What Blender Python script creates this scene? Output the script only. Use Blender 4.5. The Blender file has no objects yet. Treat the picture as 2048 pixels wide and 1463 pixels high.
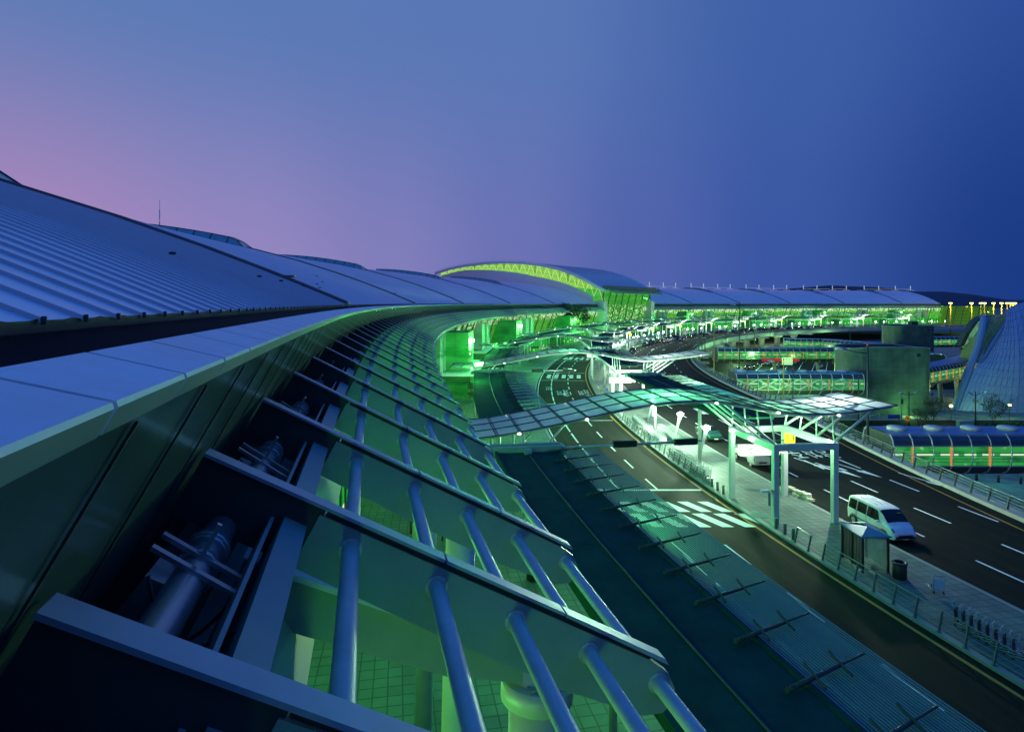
import bpy, bmesh, math, random
from math import sin, cos, pi, radians, sqrt, floor, atan2
from mathutils import Vector, Matrix
random.seed(7)
SC = bpy.context.scene
COL = SC.collection

def lin(r, g, b):
    def f(c):
        c /= 255.0
        return c / 12.92 if c <= 0.04045 else ((c + 0.055) / 1.055) ** 2.4
    return (f(r), f(g), f(b), 1.0)

# ------------------------------------------------------------------ camera
cam_d = bpy.data.cameras.new("camera"); cam = bpy.data.objects.new("camera", cam_d); COL.objects.link(cam)
cam.location = (0, 0, 16); cam.rotation_euler = (pi / 2, 0, 0)
cam_d.sensor_width = 36.0; cam_d.lens = 36.0 * 1222 / 2048; cam_d.shift_y = -125.5 / 2048
cam_d.clip_start = 0.05; cam_d.clip_end = 20000
SC.camera = cam

# ------------------------------------------------------------------ dusk sky
W = bpy.data.worlds.new("World"); SC.world = W; W.use_nodes = True
nt = W.node_tree; nt.nodes.clear()
def N(tree, t, **kw):
    n = tree.nodes.new(t)
    for k, v in kw.items(): setattr(n, k, v)
    return n
def ramp(tree, stops, interp='EASE'):
    n = N(tree, 'ShaderNodeValToRGB'); e = n.color_ramp.elements; n.color_ramp.interpolation = interp
    while len(e) > 1: e.remove(e[-1])
    e[0].position, e[0].color = stops[0]
    for p, c in stops[1:]:
        x = e.new(p); x.color = c
    return n
tc = N(nt, 'ShaderNodeTexCoord'); sp = N(nt, 'ShaderNodeSeparateXYZ'); nt.links.new(tc.outputs['Generated'], sp.inputs[0])
az = N(nt, 'ShaderNodeMapRange'); az.inputs[1].default_value = -1; az.inputs[2].default_value = 1
nt.links.new(sp.outputs['X'], az.inputs[0])
hor = ramp(nt, [(0.0, lin(214, 146, 192)), (0.18, lin(174, 140, 192)), (0.3, lin(152, 138, 196)), (0.4, lin(132, 129, 191)), (0.5, lin(110, 117, 185)), (0.6, lin(84, 102, 176)), (0.7, lin(60, 89, 167)), (0.82, lin(28, 61, 136)), (1.0, lin(14, 44, 112))])
upp = ramp(nt, [(0.0, lin(110, 128, 205)), (0.2, lin(94, 126, 186)), (0.5, lin(92, 122, 185)), (0.7, lin(64, 98, 170)), (0.82, lin(47, 80, 157)), (1.0, lin(30, 66, 150))])
for r_ in (hor, upp): nt.links.new(az.outputs[0], r_.inputs[0])
m1 = N(nt, 'ShaderNodeMapRange', interpolation_type='SMOOTHSTEP'); m1.inputs[1].default_value = 0.04; m1.inputs[2].default_value = 0.42
nt.links.new(sp.outputs['Z'], m1.inputs[0])
x1 = N(nt, 'ShaderNodeMix', data_type='RGBA'); nt.links.new(m1.outputs[0], x1.inputs[0]); nt.links.new(hor.outputs[0], x1.inputs[6]); nt.links.new(upp.outputs[0], x1.inputs[7])
m2 = N(nt, 'ShaderNodeMapRange', interpolation_type='SMOOTHSTEP'); m2.inputs[1].default_value = 0.45; m2.inputs[2].default_value = 0.85
nt.links.new(sp.outputs['Z'], m2.inputs[0])
x2 = N(nt, 'ShaderNodeMix', data_type='RGBA'); nt.links.new(m2.outputs[0], x2.inputs[0]); nt.links.new(x1.outputs[2], x2.inputs[6]); x2.inputs[7].default_value = (0.010, 0.15, 0.70, 1)
bg = N(nt, 'ShaderNodeBackground'); nt.links.new(x2.outputs[2], bg.inputs[0]); bg.inputs[1].default_value = 0.95
wo = N(nt, 'ShaderNodeOutputWorld'); nt.links.new(bg.outputs[0], wo.inputs[0])
SC.view_settings.view_transform = 'Standard'; SC.view_settings.look = 'None'
SC.view_settings.exposure = 0.0; SC.view_settings.gamma = 1.0
SC.cycles.use_denoising = True
SC.cycles.max_bounces = 6; SC.cycles.transparent_max_bounces = 24; SC.cycles.sample_clamp_indirect = 4.0
SC.cycles.caustics_reflective = False; SC.cycles.caustics_refractive = False

# ------------------------------------------------------------------ materials
MATS = {}
def mat(name, col, rough=0.5, metal=0.0, var=0.15, scale=3.0, bump=0.0, spec=0.5, stretch=None, emit=None, es=0.0):
    if name in MATS: return MATS[name]
    m = bpy.data.materials.new(name); m.use_nodes = True; t = m.node_tree
    b = t.nodes['Principled BSDF']; c = (col[0], col[1], col[2], 1)
    b.inputs['Roughness'].default_value = rough; b.inputs['Metallic'].default_value = metal
    b.inputs['Specular IOR Level'].default_value = spec
    co = N(t, 'ShaderNodeTexCoord'); out = co.outputs['Object']
    if stretch:
        mp = N(t, 'ShaderNodeMapping'); mp.inputs['Scale'].default_value = stretch; t.links.new(out, mp.inputs[0]); out = mp.outputs[0]
    nz = N(t, 'ShaderNodeTexNoise'); nz.inputs['Scale'].default_value = scale; nz.inputs['Detail'].default_value = 6; nz.inputs['Roughness'].default_value = 0.65
    t.links.new(out, nz.inputs['Vector'])
    rp = ramp(t, [(0.25, tuple(x * (1 - var) for x in c[:3]) + (1,)), (0.75, tuple(min(1, x * (1 + var)) for x in c[:3]) + (1,))], 'LINEAR')
    t.links.new(nz.outputs[0], rp.inputs[0]); t.links.new(rp.outputs[0], b.inputs['Base Color'])
    rr = N(t, 'ShaderNodeMapRange'); rr.inputs[3].default_value = max(0.03, rough - 0.12); rr.inputs[4].default_value = min(1, rough + 0.12)
    t.links.new(nz.outputs[0], rr.inputs[0]); t.links.new(rr.outputs[0], b.inputs['Roughness'])
    if bump:
        n2 = N(t, 'ShaderNodeTexNoise'); n2.inputs['Scale'].default_value = scale * 9; n2.inputs['Detail'].default_value = 4; t.links.new(out, n2.inputs['Vector'])
        bp = N(t, 'ShaderNodeBump'); bp.inputs['Strength'].default_value = bump; bp.inputs['Distance'].default_value = 0.02
        t.links.new(n2.outputs[0], bp.inputs['Height']); t.links.new(bp.outputs[0], b.inputs['Normal'])
    if emit:
        b.inputs['Emission Color'].default_value = (*emit, 1); b.inputs['Emission Strength'].default_value = es
    MATS[name] = m
    return m
def emis(name, col, s):
    if name in MATS: return MATS[name]
    m = bpy.data.materials.new(name); m.use_nodes = True; t = m.node_tree; t.nodes.clear()
    e = N(t, 'ShaderNodeEmission'); e.inputs[0].default_value = (*col, 1); e.inputs[1].default_value = s
    o = N(t, 'ShaderNodeOutputMaterial'); t.links.new(e.outputs[0], o.inputs[0]); MATS[name] = m
    return m
def glass(name, tint, trans=0.5, transl=(0.5, 0.6, 0.65), kd=0.5, gloss=0.12, rough=0.12):
    """thin panel: part see-through, part frosted (translucent + diffuse), part mirror"""
    if name in MATS: return MATS[name]
    m = bpy.data.materials.new(name); m.use_nodes = True; t = m.node_tree; t.nodes.clear()
    tr = N(t, 'ShaderNodeBsdfTransparent'); tr.inputs[0].default_value = (*tint, 1)
    tl = N(t, 'ShaderNodeBsdfTranslucent'); tl.inputs[0].default_value = (*transl, 1)
    df = N(t, 'ShaderNodeBsdfDiffuse'); df.inputs[0].default_value = (*transl, 1)
    a = N(t, 'ShaderNodeMixShader'); a.inputs[0].default_value = kd; t.links.new(tl.outputs[0], a.inputs[1]); t.links.new(df.outputs[0], a.inputs[2])
    b = N(t, 'ShaderNodeMixShader'); b.inputs[0].default_value = trans; t.links.new(a.outputs[0], b.inputs[1]); t.links.new(tr.outputs[0], b.inputs[2])
    g = N(t, 'ShaderNodeBsdfGlossy'); g.inputs['Roughness'].default_value = rough
    fr = N(t, 'ShaderNodeLayerWeight'); pw = N(t, 'ShaderNodeMath', operation='POWER'); pw.inputs[1].default_value = 4; t.links.new(fr.outputs['Facing'], pw.inputs[0])
    ad = N(t, 'ShaderNodeMath', operation='MULTIPLY_ADD'); ad.inputs[1].default_value = 0.6; ad.inputs[2].default_value = gloss; t.links.new(pw.outputs[0], ad.inputs[0])
    c = N(t, 'ShaderNodeMixShader'); t.links.new(ad.outputs[0], c.inputs[0]); t.links.new(b.outputs[0], c.inputs[1]); t.links.new(g.outputs[0], c.inputs[2])
    o = N(t, 'ShaderNodeOutputMaterial'); t.links.new(c.outputs[0], o.inputs[0]); MATS[name] = m
    return m
def lit_glazing(name, pane, dark, mid, bright, white_row=None, strength=1.0, streak=0.0, seedv=0.0, gain=1.0):
    """lit windows: UV in metres, one random brightness per pane, soft interior shapes, rows of ceiling lamps"""
    if name in MATS: return MATS[name]
    m = bpy.data.materials.new(name); m.use_nodes = True; t = m.node_tree; t.nodes.clear(); L = t.links.new
    uv = N(t, 'ShaderNodeUVMap'); s = N(t, 'ShaderNodeSeparateXYZ'); L(uv.outputs[0], s.inputs[0])
    def mth(op, a, b=None, c=None):
        n = N(t, 'ShaderNodeMath', operation=op)
        for i, v in enumerate((a, b, c)):
            if v is None: continue
            if isinstance(v, (int, float)): n.inputs[i].default_value = v
            else: L(v, n.inputs[i])
        return n.outputs[0]
    fu = mth('FLOOR', mth('DIVIDE', s.outputs[0], pane[0])); fv = mth('FLOOR', mth('DIVIDE', s.outputs[1], pane[1]))
    cb = N(t, 'ShaderNodeCombineXYZ'); L(fu, cb.inputs[0]); L(fv, cb.inputs[1]); cb.inputs[2].default_value = seedv
    wn = N(t, 'ShaderNodeTexWhiteNoise'); L(cb.outputs[0], wn.inputs[0])
    mp = N(t, 'ShaderNodeMapping'); mp.inputs['Scale'].default_value = (0.9, 0.9 if streak == 0 else 0.12, 1); L(uv.outputs[0], mp.inputs[0])
    nz = N(t, 'ShaderNodeTexNoise'); nz.inputs['Scale'].default_value = 0.8 + streak; nz.inputs['Detail'].default_value = 5; L(mp.outputs[0], nz.inputs['Vector'])
    k = mth('ADD', mth('MULTIPLY', wn.outputs[0], 0.35), mth('MULTIPLY', nz.outputs[0], 0.75))
    rp = ramp(t, [(0.25, (*dark, 1)), (0.5, (*mid, 1)), (0.72, (*mid, 1)), (0.95, (*bright, 1))], 'LINEAR'); L(k, rp.inputs[0])
    col = rp.outputs[0]
    if white_row:
        v0, v1, cov = white_row
        band = mth('MULTIPLY', mth('GREATER_THAN', s.outputs[1], v0), mth('LESS_THAN', s.outputs[1], v1))
        hu = mth('FLOOR', mth('DIVIDE', s.outputs[0], pane[0] * 0.5)); hv = mth('FLOOR', mth('DIVIDE', s.outputs[1], 0.55))
        c2 = N(t, 'ShaderNodeCombineXYZ'); L(hu, c2.inputs[0]); L(hv, c2.inputs[1]); c2.inputs[2].default_value = seedv + 5
        w2 = N(t, 'ShaderNodeTexWhiteNoise'); L(c2.outputs[0], w2.inputs[0])
        on = mth('MULTIPLY', band, mth('GREATER_THAN', w2.outputs[0], 1 - cov))
        mx = N(t, 'ShaderNodeMix', data_type='RGBA'); L(on, mx.inputs[0]); L(col, mx.inputs[6]); mx.inputs[7].default_value = (0.75, 1.0, 0.6, 1); col = mx.outputs[2]
    e = N(t, 'ShaderNodeEmission'); L(col, e.inputs[0]); e.inputs[1].default_value = strength
    g = N(t, 'ShaderNodeBsdfGlossy'); g.inputs['Roughness'].default_value = 0.08
    ms = N(t, 'ShaderNodeMixShader'); ms.inputs[0].default_value = 0.06; L(e.outputs[0], ms.inputs[1]); L(g.outputs[0], ms.inputs[2])
    o = N(t, 'ShaderNodeOutputMaterial'); L(ms.outputs[0], o.inputs[0]); MATS[name] = m
    return m
def paving(name, c1, c2, size, rough=0.75, grout=0.03, rough2=None):
    if name in MATS: return MATS[name]
    m = bpy.data.materials.new(name); m.use_nodes = True; t = m.node_tree; b = t.nodes['Principled BSDF']; L = t.links.new
    uv = N(t, 'ShaderNodeTexCoord')
    bk = N(t, 'ShaderNodeTexBrick'); bk.offset = 0.0; bk.inputs['Scale'].default_value = 1.0
    bk.inputs['Brick Width'].default_value = size; bk.inputs['Row Height'].default_value = size; bk.inputs['Mortar Size'].default_value = grout; bk.inputs['Bias'].default_value = 0.0
    bk.inputs['Color1'].default_value = (*c1, 1); bk.inputs['Color2'].default_value = (*c2, 1); bk.inputs['Mortar'].default_value = tuple(x * 0.6 for x in c1) + (1,)
    L(uv.outputs['UV'], bk.inputs['Vector'])
    nz = N(t, 'ShaderNodeTexNoise'); nz.inputs['Scale'].default_value = 0.35; nz.inputs['Detail'].default_value = 8; L(uv.outputs['UV'], nz.inputs['Vector'])
    rp = ramp(t, [(0.3, (0.6, 0.6, 0.6, 1)), (0.7, (1.1, 1.1, 1.1, 1))], 'LINEAR'); L(nz.outputs[0], rp.inputs[0])
    mx = N(t, 'ShaderNodeMix', data_type='RGBA', blend_type='MULTIPLY'); mx.inputs[0].default_value = 1; L(bk.outputs[0], mx.inputs[6]); L(rp.outputs[0], mx.inputs[7])
    L(mx.outputs[2], b.inputs['Base Color']); b.inputs['Roughness'].default_value = rough; b.inputs['Specular IOR Level'].default_value = 0.12
    bp = N(t, 'ShaderNodeBump'); bp.inputs['Strength'].default_value = 0.4; bp.inputs['Distance'].default_value = 0.01; L(bk.outputs[1], bp.inputs['Height']); bp.invert = True; L(bp.outputs[0], b.inputs['Normal'])
    MATS[name] = m
    return m

ROOF = mat('roof metal', (0.70, 0.76, 0.88), 0.34, 0.3, 0.10, 0.35, stretch=(1, 1, 1))  # blue of the reflected sky is put into this grey metal
SEAM = mat('roof seam metal', (0.44, 0.50, 0.60), 0.4, 0.2, 0.1, 1.0)  # darker copy of the roof metal; seam shadow lies in its colour
DKMET = mat('dark sealant and flashing', (0.035, 0.04, 0.045), 0.6, 0.0, 0.3, 2)
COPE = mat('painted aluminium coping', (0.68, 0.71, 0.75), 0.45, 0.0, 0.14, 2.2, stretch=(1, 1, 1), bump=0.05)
FASC = mat('metallic fascia panel', (0.07, 0.14, 0.12), 0.22, 0.1, 0.15, 0.8)
FIN = mat('painted louver fin', (0.26, 0.36, 0.34), 0.5, 0.0, 0.12, 1.5, spec=0.25)
WEB = mat('grey primer steel', (0.05, 0.07, 0.066), 0.55, 0.0, 0.25, 2, spec=0.2)
TUBE = mat('white painted steel tube', (0.44, 0.54, 0.51), 0.45, 0.0, 0.16, 3, bump=0.06, spec=0.35)
STEEL = mat('pale painted steel', (0.50, 0.54, 0.56), 0.4, 0.1, 0.08, 2)
GALV = mat('galvanised steel', (0.42, 0.45, 0.47), 0.35, 0.7, 0.15, 6)
RAILM = mat('grey railing steel', (0.16, 0.20, 0.20), 0.4, 0.4, 0.12, 5)
FLANGE = mat('blue grey fin flange', (0.34, 0.40, 0.48), 0.4, 0.1, 0.12, 3)
BLACK = mat('black plastic', (0.015, 0.016, 0.018), 0.45, 0, 0.2, 4)
ASPH = mat('asphalt', (0.0062, 0.0090, 0.0070), 0.82, 0, 0.35, 1.3, bump=0.5, spec=0.1)  # slight green tint stands in for green light on the road
CONC = mat('concrete', (0.30, 0.31, 0.31), 0.8, 0, 0.18, 1.0, bump=0.2)
KERB = mat('kerb stone', (0.20, 0.23, 0.22), 0.75, 0, 0.15, 2.0)
WHITE = mat('white road paint', (0.72, 0.73, 0.72), 0.7, 0, 0.12, 3)
YELL = mat('yellow road paint', (0.34, 0.19, 0.015), 0.7, 0, 0.15, 3)
PAVE = paving('paving tiles', (0.125, 0.165, 0.15), (0.155, 0.20, 0.185), 0.6, 0.62)
PAVE2 = paving('pale plaza paving', (0.2, 0.23, 0.22), (0.25, 0.28, 0.26), 1.2, 0.8)
MEMB = mat('dark roof membrane', (0.012, 0.060, 0.050), 0.85, 0, 0.3, 0.8, bump=0.3, spec=0.04)  # teal light on the canopy roofs is put into this colour
BLUER = mat('smooth blue-grey metal roof', (0.15, 0.25, 0.42), 0.4, 0.3, 0.1, 0.5)
WGLASS = glass('frosted canopy glass', (0.6, 0.75, 0.8), 0.14, (0.55, 0.68, 0.74), 0.5, 0.06, 0.15)
CLEAR = glass('clear glass', (0.75, 0.85, 0.82), 0.8, (0.4, 0.5, 0.5), 0.5, 0.06, 0.05)
SLAT = mat('grey green louver slat', (0.17, 0.28, 0.25), 0.5, 0.0, 0.08, 3, spec=0.15)
G0, G1, G2 = (0.016, 0.20, 0.02), (0.10, 0.50, 0.05), (0.48, 0.92, 0.2)
FAC = lit_glazing('lit terminal glazing', (1.6, 2.2), G0, G1, G2, (5.6, 7.8, 0.5), 1.0)
FACN = lit_glazing('lit vestibule glazing', (2.4, 4.5), (0.004, 0.12, 0.015), (0.02, 0.42, 0.04), (0.45, 0.95, 0.2), (0.2, 2.4, 0.12), 1.0, 0.9, 3.0)
HALLG = lit_glazing('lit hall glazing', (1.6, 2.4), G0, (0.06, 0.45, 0.04), (0.4, 0.9, 0.2), (5, 15, 0.22), 1.0, 0, 9.0)
CLERE = lit_glazing('lit clerestory glazing', (2.5, 3), (0.10, 0.42, 0.03), (0.26, 0.66, 0.07), (0.65, 0.95, 0.3), None, 1.0, 0, 2.0)
TUBEG = lit_glazing('lit walkway glazing', (1.3, 0.42), (0.004, 0.06, 0.012), (0.03, 0.36, 0.06), (0.75, 1.0, 0.6), (1.1, 1.35, 0.75), 0.9, 0, 4.0)
LAMPW = emis('white lamp', (0.85, 1.0, 0.85), 30)
LAMPG = emis('cool white tube lamp', (0.8, 1.0, 0.75), 5)
LAMPY = emis('sodium lamp', (1.0, 0.82, 0.15), 12)
SIGNW = emis('lit sign face', (0.85, 1.0, 0.8), 1.7)
LIP_SHADE = mat('shaded coping lip', (0.16, 0.25, 0.26), 0.4, 0, 0.12, 2)  # coping paint darkened; shade on the lip is in the colour
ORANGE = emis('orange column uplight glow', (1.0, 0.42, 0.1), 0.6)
HEADL = emis('headlamp', (1.0, 0.75, 0.35), 14)
PATCHY = mat('patched asphalt', (0.0080, 0.0108, 0.0088), 0.8, 0, 0.6, 1.2, spec=0.1)

# ------------------------------------------------------------------ mesh builder
class MB:
    def __init__(s): s.v = []; s.f = []; s.uv = {}; s.sm = set(); s.marks = [(0, 0)]
    def use(s, k): s.marks.append((len(s.f), k))
    def pt(s, p): s.v.append(tuple(p)); return len(s.v) - 1
    def face(s, pts, uv=None, sm=False):
        i = [s.pt(p) for p in pts]; s.f.append(i)
        if uv: s.uv[len(s.f) - 1] = uv
        if sm: s.sm.add(len(s.f) - 1)
    def hexa(s, q):
        """8 points: bottom 4 (ccw) then top 4"""
        i = [s.pt(p) for p in q]
        for a in ((3, 2, 1, 0), (4, 5, 6, 7), (0, 1, 5, 4), (1, 2, 6, 5), (2, 3, 7, 6), (3, 0, 4, 7)): s.f.append([i[k] for k in a])
    def box(s, c, d, rz=0.0, M=None):
        x, y, z = d[0] / 2, d[1] / 2, d[2] / 2; q = []
        for zz in (-z, z):
            for xx, yy in ((-x, -y), (x, -y), (x, y), (-x, y)):
                v = Vector((xx, yy, zz))
                if M: v = M @ v
                elif rz: v = Vector((xx * cos(rz) - yy * sin(rz), xx * sin(rz) + yy * cos(rz), zz))
                q.append((c[0] + v[0], c[1] + v[1], c[2] + v[2]))
        s.hexa(q)
    def bar(s, a, b, w, h=None, up=(0, 0, 1)):
        """rectangular bar from a to b: w sideways, h along up"""
        h = h or w; a = Vector(a); b = Vector(b); d = (b - a).normalized(); up = Vector(up)
        sd = d.cross(up)
        if sd.length < 1e-4: sd = d.cross(Vector((1, 0, 0)))
        sd.normalize(); u = sd.cross(d).normalized(); sd *= w / 2; u *= h / 2
        s.hexa([a - sd - u, a + sd - u, b + sd - u, b - sd - u, a - sd + u, a + sd + u, b + sd + u, b - sd + u])
    def tube(s, pts, r, n=8, r2=None, cap=True):
        pts = [Vector(p) for p in pts]; rings = []; m = len(pts)
        d0 = (pts[1] - pts[0]).normalized(); nrm = d0.orthogonal().normalized()
        for i, p in enumerate(pts):
            d = (pts[min(i + 1, m - 1)] - pts[max(i - 1, 0)]).normalized()
            nrm = (nrm - d * nrm.dot(d)).normalized(); bn = d.cross(nrm)
            rr = r if r2 is None else r + (r2 - r) * i / (m - 1)
            rings.append([s.pt(p + (nrm * cos(2 * pi * k / n) + bn * sin(2 * pi * k / n)) * rr) for k in range(n)])
        for i in range(m - 1):
            for k in range(n):
                s.f.append([rings[i][k], rings[i][(k + 1) % n], rings[i + 1][(k + 1) % n], rings[i + 1][k]]); s.sm.add(len(s.f) - 1)
        if cap: s.f.append(rings[0][::-1]); s.f.append(list(rings[-1]))
    def lathe(s, c, prof, n=20):
        rings = [[s.pt((c[0] + r * cos(2 * pi * k / n), c[1] + r * sin(2 * pi * k / n), c[2] + z)) for k in range(n)] for r, z in prof]
        for i in range(len(prof) - 1):
            for k in range(n):
                s.f.append([rings[i][k], rings[i][(k + 1) % n], rings[i + 1][(k + 1) % n], rings[i + 1][k]]); s.sm.add(len(s.f) - 1)
        s.f.append(rings[0][::-1]); s.f.append(list(rings[-1]))
    def grid(s, P, uvf=None, sm=True):
        """P: rows of points, shared vertices"""
        idx = [[s.pt(p) for p in row] for row in P]
        for i in range(len(P) - 1):
            for j in range(len(P[0]) - 1):
                s.f.append([idx[i][j], idx[i][j + 1], idx[i + 1][j + 1], idx[i + 1][j]])
                if sm: s.sm.add(len(s.f) - 1)
                if uvf: s.uv[len(s.f) - 1] = [uvf(i, j), uvf(i, j + 1), uvf(i + 1, j + 1), uvf(i + 1, j)]
    def prism(s, poly, fn, t0, t1):
        """poly of 2-D points carried by fn(point, t)"""
        n = len(poly); a = [s.pt(fn(p, t0)) for p in poly]; b = [s.pt(fn(p, t1)) for p in poly]
        for k in range(n): s.f.append([a[k], a[(k + 1) % n], b[(k + 1) % n], b[k]])
        s.f.append(a[::-1]); s.f.append(b)
    def build(s, name, m, parent=None, loc=None, recalc=True, bevel=0.0):
        me = bpy.data.meshes.new(name); me.from_pydata(s.v, [], s.f)
        if s.uv:
            ul = me.uv_layers.new(name="UVMap")
            for fi, uv in s.uv.items():
                for k, li in enumerate(me.polygons[fi].loop_indices): ul.data[li].uv = uv[k]
        for fi in s.sm: me.polygons[fi].use_smooth = True
        if recalc:
            bm = bmesh.new(); bm.from_mesh(me); bmesh.ops.recalc_face_normals(bm, faces=bm.faces[:])
            bm.to_mesh(me); bm.free()
        for mm in (m if isinstance(m, (list, tuple)) else [m]): me.materials.append(mm)
        if len(s.marks) > 1:
            mk = s.marks + [(len(s.f), 0)]
            for (a, k), (b, _) in zip(mk, mk[1:]):
                for fi in range(a, b): me.polygons[fi].material_index = k
        o = bpy.data.objects.new(name, me); COL.objects.link(o)
        if loc: o.location = loc
        if parent: o.parent = parent
        if bevel:
            bv = o.modifiers.new('edge', 'BEVEL'); bv.width = bevel; bv.segments = 2; bv.limit_method = 'ANGLE'
        return o
def tag(o, label, cat, group=None, kind=None):
    o['label'] = label; o['category'] = cat
    if group: o['group'] = group
    if kind: o['kind'] = kind
    return o
def struct(o): o['kind'] = 'structure'; return o
def stuff(o): o['kind'] = 'stuff'; return o
def empty(name, loc, rz=0.0, label=None, cat=None, group=None):
    o = bpy.data.objects.new(name, None); COL.objects.link(o); o.location = loc; o.rotation_euler = (0, 0, rz); o.empty_display_size = 0.3
    if label: tag(o, label, cat, group)
    return o
KIDS = {}
def copy_tree(o, parent=None):
    c = o.copy(); COL.objects.link(c)
    if parent is not None: c.parent = parent
    for ch in o.children: copy_tree(ch, c)
    return c
def place(proto, loc, rz, label, group=None):
    o = copy_tree(proto); o.location = loc; o.rotation_euler = (0, 0, rz); o['label'] = label
    if group: o['group'] = group
    return o
ORD = ['first', 'second', 'third', 'fourth', 'fifth', 'sixth', 'seventh', 'eighth', 'ninth', 'tenth', 'eleventh', 'twelfth', 'thirteenth', 'fourteenth', 'fifteenth', 'sixteenth', 'seventeenth', 'eighteenth', 'nineteenth', 'twentieth', 'twenty-first', 'twenty-second', 'twenty-third', 'twenty-fourth', 'twenty-fifth', 'twenty-sixth', 'twenty-seventh', 'twenty-eighth', 'twenty-ninth', 'thirtieth', 'thirty-first', 'thirty-second', 'thirty-third', 'thirty-fourth', 'thirty-fifth', 'thirty-sixth']

# the whole airport is laid out on circles round one centre
CX, CY = 369.0, 94.0
def P(r, th, z=0.0): return (CX - r * cos(th), CY + r * sin(th), z)
def G(px, py, z=0.0):
    """ground point for a picture position, used for plan coordinates only"""
    Y = 1222.0 * (16 - z) / (py - 606.0); return ((px - 1024) / 1222.0 * Y, Y, z)
def polar(p): return sqrt((CX - p[0]) ** 2 + (p[1] - CY) ** 2), atan2(p[1] - CY, CX - p[0])
def lam(a, b, step): 
    n = max(1, int(round((b - a) / step))); return [a + (b - a) * i / n for i in range(n + 1)]
def arc_sheet(mb, r0, r1, ths, z, PF=P):
    f0 = r0 if callable(r0) else (lambda t: r0); f1 = r1 if callable(r1) else (lambda t: r1)
    mb.grid([[PF(f0(t), t, z) for t in ths], [PF(f1(t), t, z) for t in ths]], lambda i, j: (ths[j] * 350, (f0(ths[j]) if i == 0 else f1(ths[j]))), sm=False)
def arc_box(mb, r0, r1, ths, z0, z1, PF=P):
    f0 = r0 if callable(r0) else (lambda t: r0); f1 = r1 if callable(r1) else (lambda t: r1)
    mb.grid([[PF(f(t), t, z) for t in ths] for f, z in ((f0, z0), (f1, z0), (f1, z1), (f0, z1), (f0, z0))], sm=False)
    for t in (ths[0], ths[-1]): mb.face([PF(f0(t), t, z0), PF(f1(t), t, z0), PF(f1(t), t, z1), PF(f0(t), t, z1)])
def point_lamp(name, loc, col, e, r=0.15, parent=None):
    d = bpy.data.lights.new(name, 'POINT'); d.color = col; d.energy = e; d.shadow_soft_size = r
    o = bpy.data.objects.new(name, d); COL.objects.link(o); o.location = loc
    if parent: o.parent = parent
    return o
# ------------------------------------------------------------------ ground, deck, roads
mb = MB(); n = 48
mb.face([(6000 * cos(2 * pi * k / n), 6000 * sin(2 * pi * k / n), -8.0) for k in range(n)], uv=[(6000 * cos(2 * pi * k / n), 6000 * sin(2 * pi * k / n)) for k in range(n)])
struct(mb.build('ground', mat('lower ground', (0.17, 0.18, 0.17), 0.85, 0, 0.3, 0.04)))
mb = MB(); pts = []
prof = [(-60, 0), (250, 20), (700, 45), (1000, 62), (1250, 90), (1420, 108), (1560, 122), (1640, 118), (1800, 110), (1980, 84), (2120, 88), (2260, 70), (2420, 40), (2600, 42), (2850, 24), (3200, 18), (3700, 30), (4600, 0)]
rows = [[(x * 1.167, 3000 + 250 * k, (-8 if k in (0, 4) else -8 + 1.05 * h * (0.6, 1, 0.8)[k - 1] + random.uniform(-3, 3) * (h > 10))) for x, h in prof] for k in range(5)]
mb.grid(rows); struct(mb.build('hills', mat('far wooded hill', (0.035, 0.055, 0.08), 1.0, 0, 0.4, 0.01)))
TH = lam(-0.34, 1.5, 0.01)
RO = lambda t: 327.2 + (max(0.0, (-0.02 - t)) * 58 if t < -0.02 else 0.0)
mb = MB(); arc_box(mb, RO, 398, TH, -1.3, -0.02)
mb.use(1); arc_sheet(mb, lambda t: RO(t) + 0.4, 366, TH, 0.0)
struct(mb.build('road', [CONC, ASPH]))
mb = MB(); arc_box(mb, 365.0, 398, TH, -0.01, 0.14)
struct(mb.build('terminal_pavement', KERB))
mb = MB(); arc_sheet(mb, 365.3, 398, TH, 0.145); struct(mb.build('pavement_tiles', PAVE))
mb = MB(); arc_box(mb, 348.2, 354.5, TH, -0.01, 0.14); struct(mb.build('traffic_island', KERB))
mb = MB(); arc_sheet(mb, 348.5, 354.1, TH, 0.145); struct(mb.build('island_tiles', PAVE))
GATES = [-0.134 + 0.12 * k for k in range(13)]
def dashes(mb, r, ths, on, gap, w, z=0.006):
    t = ths[0]
    while t < ths[1]:
        a = on / r; arc_sheet(mb, r - w / 2, r + w / 2, lam(t, t + a, 0.006), z); t += (on + gap) / r
mb = MB()
dashes(mb, 344.7, (-0.30, 1.4), 3.4, 3.9, 0.17); dashes(mb, 340.7, (-0.296, 1.4), 3.4, 3.9, 0.17); dashes(mb, 337.0, (-0.19, 0.3), 3.4, 3.9, 0.17); dashes(mb, 333.2, (0.02, 1.4), 3.0, 5, 0.17)
for a_, b_ in ((-0.31, -0.152), (-0.1158, 1.4)): dashes(mb, 358.9, (a_, b_), 3.2, 3.6, 0.17); dashes(mb, 362.2, (a_, b_), 5.0, 1.0, 0.2)
arc_sheet(mb, 364.6, 364.75, lam(-0.3, 1.4, 0.01), 0.006)
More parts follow.
